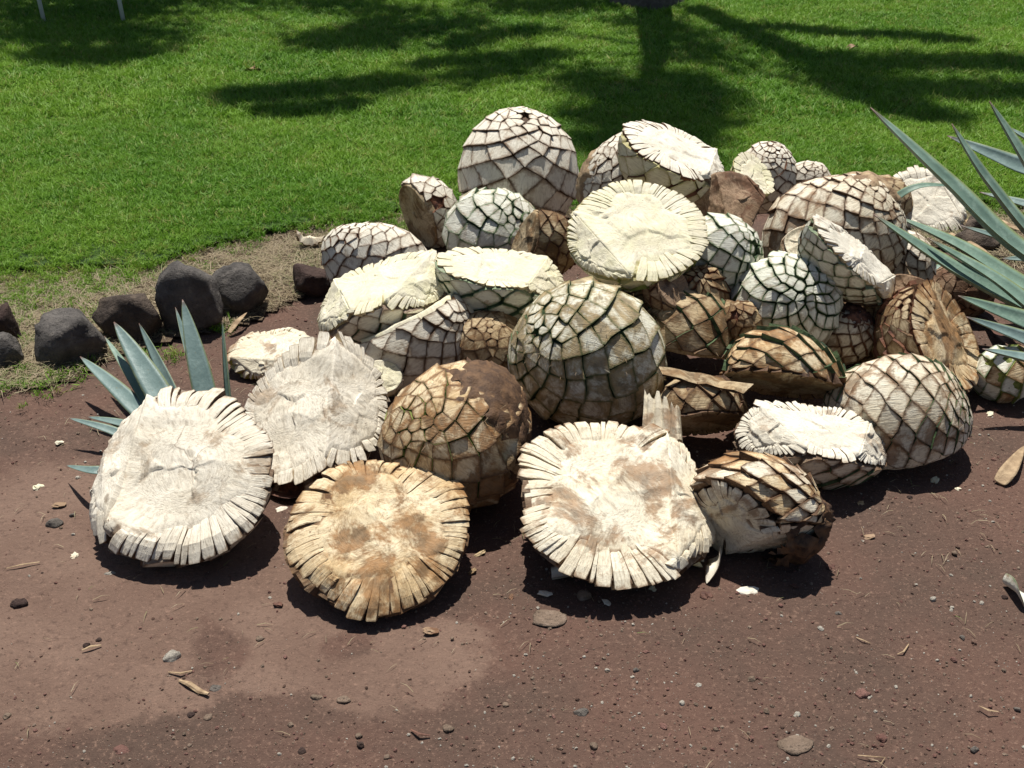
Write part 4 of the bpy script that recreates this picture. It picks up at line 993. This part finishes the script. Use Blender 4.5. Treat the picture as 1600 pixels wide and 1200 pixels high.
# individual flat stones and pebbles on the dirt
def flat(label, px, py, rx, ry, mat, seed, rz=6, cat='stone', group=None, yaw=0, name='flat_stone'):
    return stone(label, px, py, rx, ry, rz, mat, seed, zc=0.001, name=name, cat=cat, group=group, rough=0.35, sub=3, yaw=yaw)
flat('largest flat grey tan stone set in the dirt below the wide front half', 856, 964, 27, 24, 'peb_tan', 21)
flat('flat tan stone at the bottom edge right of centre', 1245, 1163, 27, 22, 'peb_tan', 22)
flat('white speckled stone on the dry dirt at lower left', 269, 1028, 17, 14, 'peb_pale', 23, 12, yaw=0.5)
flat('tan angular stone close below the wide front half', 912, 932, 14, 10, 'peb_tan', 24, 9)
flat('pink flat stone right of the bottom centre', 1348, 1084, 13, 11, 'peb_pink', 25)
flat('pinkish stone at lower right near the tan flat stone', 1378, 1155, 9, 10, 'peb_pink', 26, 7)
flat('grey flat chip of stone left of the bottom centre', 908, 1114, 14, 9, 'peb_grey', 27, 7)
flat('pale grey stone at the left among the dirt below the young agave', 86, 818, 14, 12, 'peb_grey', 28, 7)
flat('small pale stone in the dirt left of the front left half shadow', 170, 898, 12, 7, 'peb_pale', 29, 5)
flat('dark lump of soil at the left edge', 28, 944, 14, 10, 'lavared', 30, 10)
flat('pink stone pressed in the dirt at the bottom left', 190, 1174, 14, 11, 'peb_pink', 31)
flat('blue grey flake beside the twig at the lower left', 338, 1075, 14, 8, 'peb_grey', 32, 4)
flat('pale oval stone at the bottom left of centre', 495, 1090, 12, 7, 'peb_tan', 33, 5)
flat('tan stone beside the pale oval one', 536, 1094, 12, 8, 'peb_tan', 34, 5)
flat('small round tan stone near the bottom centre', 700, 1138, 11, 9, 'peb_tan', 35, 5)
r_ = random.Random(5)
proto = [flat('small loose pebble lying on the reddish dirt', 1040, 1052, 6, 5, ['peb_pink', 'peb_tan', 'peb_pale', 'lavared', 'peb_grey'][i], 60+i, 4.5, 'pebble', 'small loose pebbles on the dirt', name='pebble') for i in range(5)]
for i, o in enumerate(proto):
    q, _ = at_z((1010, 560, 1092, 155, 1310)[i], (1020, 1150, 1072, 1000, 960)[i]); o.location = (q.x, q.y, 0)
for i in range(64):
    px, py = r_.uniform(10, 1590), r_.uniform(640, 1190)
    if py < 960 and 140 < px < 1420: continue
    if py < 640+(px < 150)*0+60 and px < 150: continue
    s_ = proto[r_.randrange(5)]; o = s_.copy(); COL.objects.link(o)
    q, _ = at_z(px, py); o.location = (q.x, q.y, 0); o.rotation_euler[2] = r_.uniform(0, 6); k = r_.uniform(0.45, 1.35); o.scale = (k, k, k*r_.uniform(0.7, 1.1))

# scraps of flesh and husk round the heap
r_ = random.Random(77); scraps = []
for i in range(6):
    me = pebble_mesh('agave_scrap', 500+i, 2, M[('white', 'some', 'dirty', 'leaf_red', 'bark', 'fresh')[i]], 0.35, 0.55)
    o = bpy.data.objects.new('agave_scrap', me); COL.objects.link(o); props(o, 'small chopped scrap of agave lying on the dirt round the heap', 'agave scrap', 'chopped agave scraps round the heap'); scraps.append(o)
spots = [(430, 800), (445, 870), (760, 860), (770, 800), (800, 930), (1010, 930), (1100, 925), (1290, 880), (1300, 830), (1330, 780), (1420, 740), (1500, 690), (1540, 650), (130, 860), (95, 790), (740, 900), (850, 925), (1240, 910), (1160, 930), (420, 940), (1450, 745), (1560, 640), (80, 700), (60, 760), (1350, 850), (950, 950), (660, 985), (1500, 760)]
for i, q_ in enumerate(spots):
    o = scraps[i] if i < 6 else scraps[r_.randrange(6)].copy()
    if i >= 6: COL.objects.link(o)
    q, _ = at_z(q_[0]+r_.uniform(-15, 15), q_[1]+r_.uniform(-10, 10)); k = r_.uniform(0.006, 0.015); o.location = (q.x, q.y, k*0.25); o.scale = (k*r_.uniform(1, 1.8), k, k); o.rotation_euler = (r_.uniform(-.3, .3), r_.uniform(-.3, .3), r_.uniform(0, 6))

# twigs
def twig(label, pts, w_, mat='leaf_dry'):
    P = [at_z(x, y, 0.006+0.004*(i % 2))[0] for i, (x, y) in enumerate(pts)]; o0 = P[0].copy()
    V = []; Fc = []; K = 6
    for i, p_ in enumerate(P):
        tg = (P[min(i+1, len(P)-1)]-P[max(i-1, 0)]).normalized(); a = tg.cross(Vector((0, 0, 1))).normalized(); b = a.cross(tg)
        ww = w_*(0.5 if i in (0, len(P)-1) else 1)
        for q in range(K):
            an = 2*math.pi*q/K; V.append(p_-o0+(a*math.cos(an)+b*math.sin(an)*0.6)*ww)
    for i in range(len(P)-1):
        for q in range(K): Fc.append((i*K+q, i*K+(q+1) % K, (i+1)*K+(q+1) % K, (i+1)*K+q))
    Fc.append(tuple(range(K))); Fc.append(tuple((len(P)-1)*K+q for q in range(K))[::-1])
    o = mk('twig', V, Fc, [M[mat]]); o.location = o0; props(o, label, 'twig'); return o
twig('fibrous tan twig by the blue grey flake at lower left', [(280, 1063), (295, 1068), (312, 1080), (326, 1084)], 0.007)
twig('thin tan twig just under the white speckled stone', [(263, 1050), (282, 1052), (300, 1048)], 0.0035)
twig('short tan sliver on the dry dirt left of the white speckled stone', [(128, 1016), (142, 1010), (158, 1008)], 0.004)
twig('bent straw at the bottom right near the corner', [(1340, 1180), (1362, 1182), (1383, 1184), (1375, 1195)], 0.002)
twig('straight straw on the dirt at mid right', [(1338, 996), (1348, 1000), (1360, 1005)], 0.002)
twig('pale straw lying at right of centre on open dirt', [(1402, 1022), (1412, 1018), (1420, 1006)], 0.0022)
twig('short dark root piece low in the bottom middle', [(642, 1140), (655, 1147), (672, 1149)], 0.004, 'leaf_red')
twig('forked pale straw at right edge', [(1530, 1103), (1545, 1110), (1560, 1112)], 0.0025)
twig('dry grass stem pointing at the shadow of the front left half', [(10, 888), (35, 882), (62, 878)], 0.0028)

# ------------------------------------------------------------------ white metal garden table, only its front legs reach into the picture
c1, _ = at_z(66, 36, 0.05); c2, _ = at_z(196, 33, 0.05)
yc = (c1.y+c2.y)/2; xc = (c1.x+c2.x)/2; hw = (c2.x-c1.x)/2
tb = empty('garden_table', (xc, yc+0.55, 0.05), 'white metal garden table on the shaded lawn, only its thin legs in view', 'table')
def tube(name, a, b, ra, rb, mat, parent, K=10):
    a = Vector(a); b = Vector(b); tg = (b-a).normalized(); x = tg.cross(Vector((0.3, 1, 0.1))).normalized(); y = x.cross(tg)
    V = []; Fc = []
    for p_, rr in ((a, ra), (b, rb)):
        for q in range(K): an = 2*math.pi*q/K; V.append(p_+(x*math.cos(an)+y*math.sin(an))*rr)
    for q in range(K): Fc.append((q, (q+1) % K, K+(q+1) % K, K+q))
    Fc.append(tuple(range(K))[::-1]); Fc.append(tuple(K+q for q in range(K)))
    return mk(name, V, Fc, [M[mat]], parent, True)
for sx in (-1, 1):
    for sy in (-1, 1):
        tube('leg', (sx*(hw), sy*0.55, -0.02), (sx*(hw)-0.06, sy*0.48, 0.70), 0.017, 0.020, 'whitepaint', tb)
bm = bmesh.new(); bmesh.ops.create_cube(bm, size=1.0, matrix=Matrix.Translation((0, 0, 0.715)) @ Matrix.Diagonal((2*hw+0.05, 1.2, 0.03, 1)))
bmesh.ops.bevel(bm, geom=bm.edges[:], offset=0.012, segments=2, affect='EDGES'); me = bpy.data.meshes.new('table_top'); bm.to_mesh(me); bm.free()
link('table_top', me, [M['whitepaint']], tb)

# ------------------------------------------------------------------ trees that stand at the back of the lawn and shade it
def tree(label, base, height, tr, strokes, seed, n_per=420, lean=0.0):
    """strokes: (list of ground points the foliage shades, crown height, half width); limbs run from the trunk to each"""
    r = random.Random(seed); root = empty('tree', base, label, 'tree')
    V = []; Fc = []; K = 12
    prof = []
    for i in range(14):
        f = i/13; z = height*f; flare = 1+1.1*math.exp(-z/0.22); prof.append((Vector((lean*(z/height)**1.2, 0.10*math.sin(z*0.7+1)-0.084, z-0.05*(i == 0))), tr*flare*(1-0.72*f)))
    for p_, rr in prof:
        for q in range(K):
            an = 2*math.pi*q/K; k = rr*(1+0.14*math.sin(3*an+p_.z)+0.06*math.sin(7*an)); V.append(p_+Vector((math.cos(an)*k, math.sin(an)*k, 0)))
    for i in range(len(prof)-1):
        for q in range(K): Fc.append((i*K+q, i*K+(q+1) % K, (i+1)*K+(q+1) % K, (i+1)*K+q))
    mk('trunk', V, Fc, [M['treebark']], root, True)
    LV = []; LF = []
    for (gpts, hz, hwid, dens) in strokes:
        W = []
        for (px, py) in gpts:
            g, _ = at_z(px, py, 0.05); W.append(g+SUN*((hz+r.uniform(-0.3, 0.3))/SUN.z)-Vector(base))
        # limb
        zz_ = min(height*0.9, max(1.5, hz-1.5)); st = Vector((lean*(zz_/height)**1.2, 0, zz_)); path = [st]+W
        for i in range(len(path)-1):
            ra = 0.014*(1-i/len(path))+0.010; rb = 0.014*(1-(i+1)/len(path))+0.008
            tube('limb', path[i], path[i+1], ra, rb, 'treebark', root, 7)
        for i in range(len(W)-1 if len(W) > 1 else 1):
            a = W[i]; b = W[min(i+1, len(W)-1)]; L = (b-a).length
            for _ in range(int(n_per*dens*(0.4+L))):
                f = r.random(); cc_ = a.lerp(b, f)+Vector((r.gauss(0, hwid*0.8), r.gauss(0, hwid*0.85), r.gauss(0, hwid*0.7)))
                s_ = r.uniform(0.03, 0.075); u = Vector((r.gauss(0, 1), r.gauss(0, 1), r.gauss(0, 0.5))).normalized(); v = u.cross(Vector((r.gauss(0, 1), r.gauss(0, 1), r.gauss(0, 1)))).normalized()
                k = len(LV); LV += [cc_-u*s_*1.3, cc_+v*s_*0.55, cc_+u*s_*1.3, cc_-v*s_*0.55]; LF.append((k, k+1, k+2, k+3))
    o = mk('crown', LV, LF, [M['treeleaf']], root); return root
b0, _ = at_z(1012, 6, 0.05)
tree('old tree, flared grey trunk at the back of the lawn, shading it', b0, 14.5, 0.17, [
    ([(990, 150), (1000, 200), (1010, 245)], 12.5, 0.20, 1.3),
    ([(1060, 120), (1100, 160), (1090, 200), (1040, 225)], 11.5, 0.16, 1.1),
    ([(900, 180), (960, 195), (1040, 192)], 11.5, 0.10, 1.0),
    ([(920, 222), (990, 236), (1070, 215)], 12.2, 0.13, 1.2),
    ([(1085, 15), (1150, 45), (1200, 70), (1260, 100)], 7.5, 0.09, 1.2),
    ([(1200, 45), (1300, 56), (1420, 60), (1500, 68)], 7.5, 0.10, 1.3),
    ([(1260, 95), (1340, 105), (1450, 100), (1620, 105)], 8.0, 0.20, 1.5),
    ([(1280, 115), (1370, 145), (1500, 145), (1640, 150)], 8.5, 0.20, 1.4),
    ([(1340, 150), (1420, 178), (1480, 190)], 9.0, 0.13, 1.0),
    ([(950, 5), (860, 15), (760, 10)], 7.0, 0.26, 1.4),
    ([(850, 50), (760, 60), (700, 80)], 8.0, 0.16, 0.9),
    ([(790, 95), (720, 100), (640, 110)], 9.0, 0.10, 0.8),
    ([(640, 130), (540, 142), (420, 150), (370, 155)], 9.5, 0.13, 1.5),
    ([(560, 165), (480, 176), (410, 178)], 9.8, 0.08, 1.0),
    ([(620, 30), (560, 50), (600, 80)], 8.0, 0.16, 0.9),
    ([(1000, 30), (1060, 60), (1110, 110)], 9.5, 0.22, 1.0),
    ([(900, 120), (960, 150), (1090, 150)], 10.5, 0.20, 0.9),
    ([(980, 262), (1010, 272), (1060, 250)], 13.0, 0.14, 0.9),
    ([(740, 35), (680, 45), (620, 60)], 8.0, 0.20, 1.0),
    ([(860, 85), (800, 110), (700, 130)], 9.0, 0.14, 0.8),
], 3, lean=-1.15)
b1, _ = at_z(330, -60, 0.05)
tree('leafy tree out of view beyond the top left, its shade on the table', b1, 10.0, 0.2, [
    ([(20, 25), (120, 20), (240, 25)], 7.0, 0.46, 2.8),
    ([(30, 55), (120, 60), (250, 62)], 7.5, 0.30, 2.6),
    ([(60, 90), (150, 95), (220, 85)], 8.0, 0.17, 2.2),
    ([(60, -10), (240, -12), (420, -5)], 6.5, 0.5, 2.6),
    ([(450, 5), (560, 15), (650, 25)], 7.5, 0.28, 1.1),
    ([(480, 60), (520, 75), (560, 60)], 8.0, 0.22, 0.9),
    ([(600, -20), (750, -15), (900, -10)], 6.5, 0.4, 1.4),
    ([(20, 5), (-80, 40)], 7.0, 0.4, 1.5),
], 4)
for s_ in SHOWN: print('HEART', s_)
print('objects', len(bpy.data.objects))
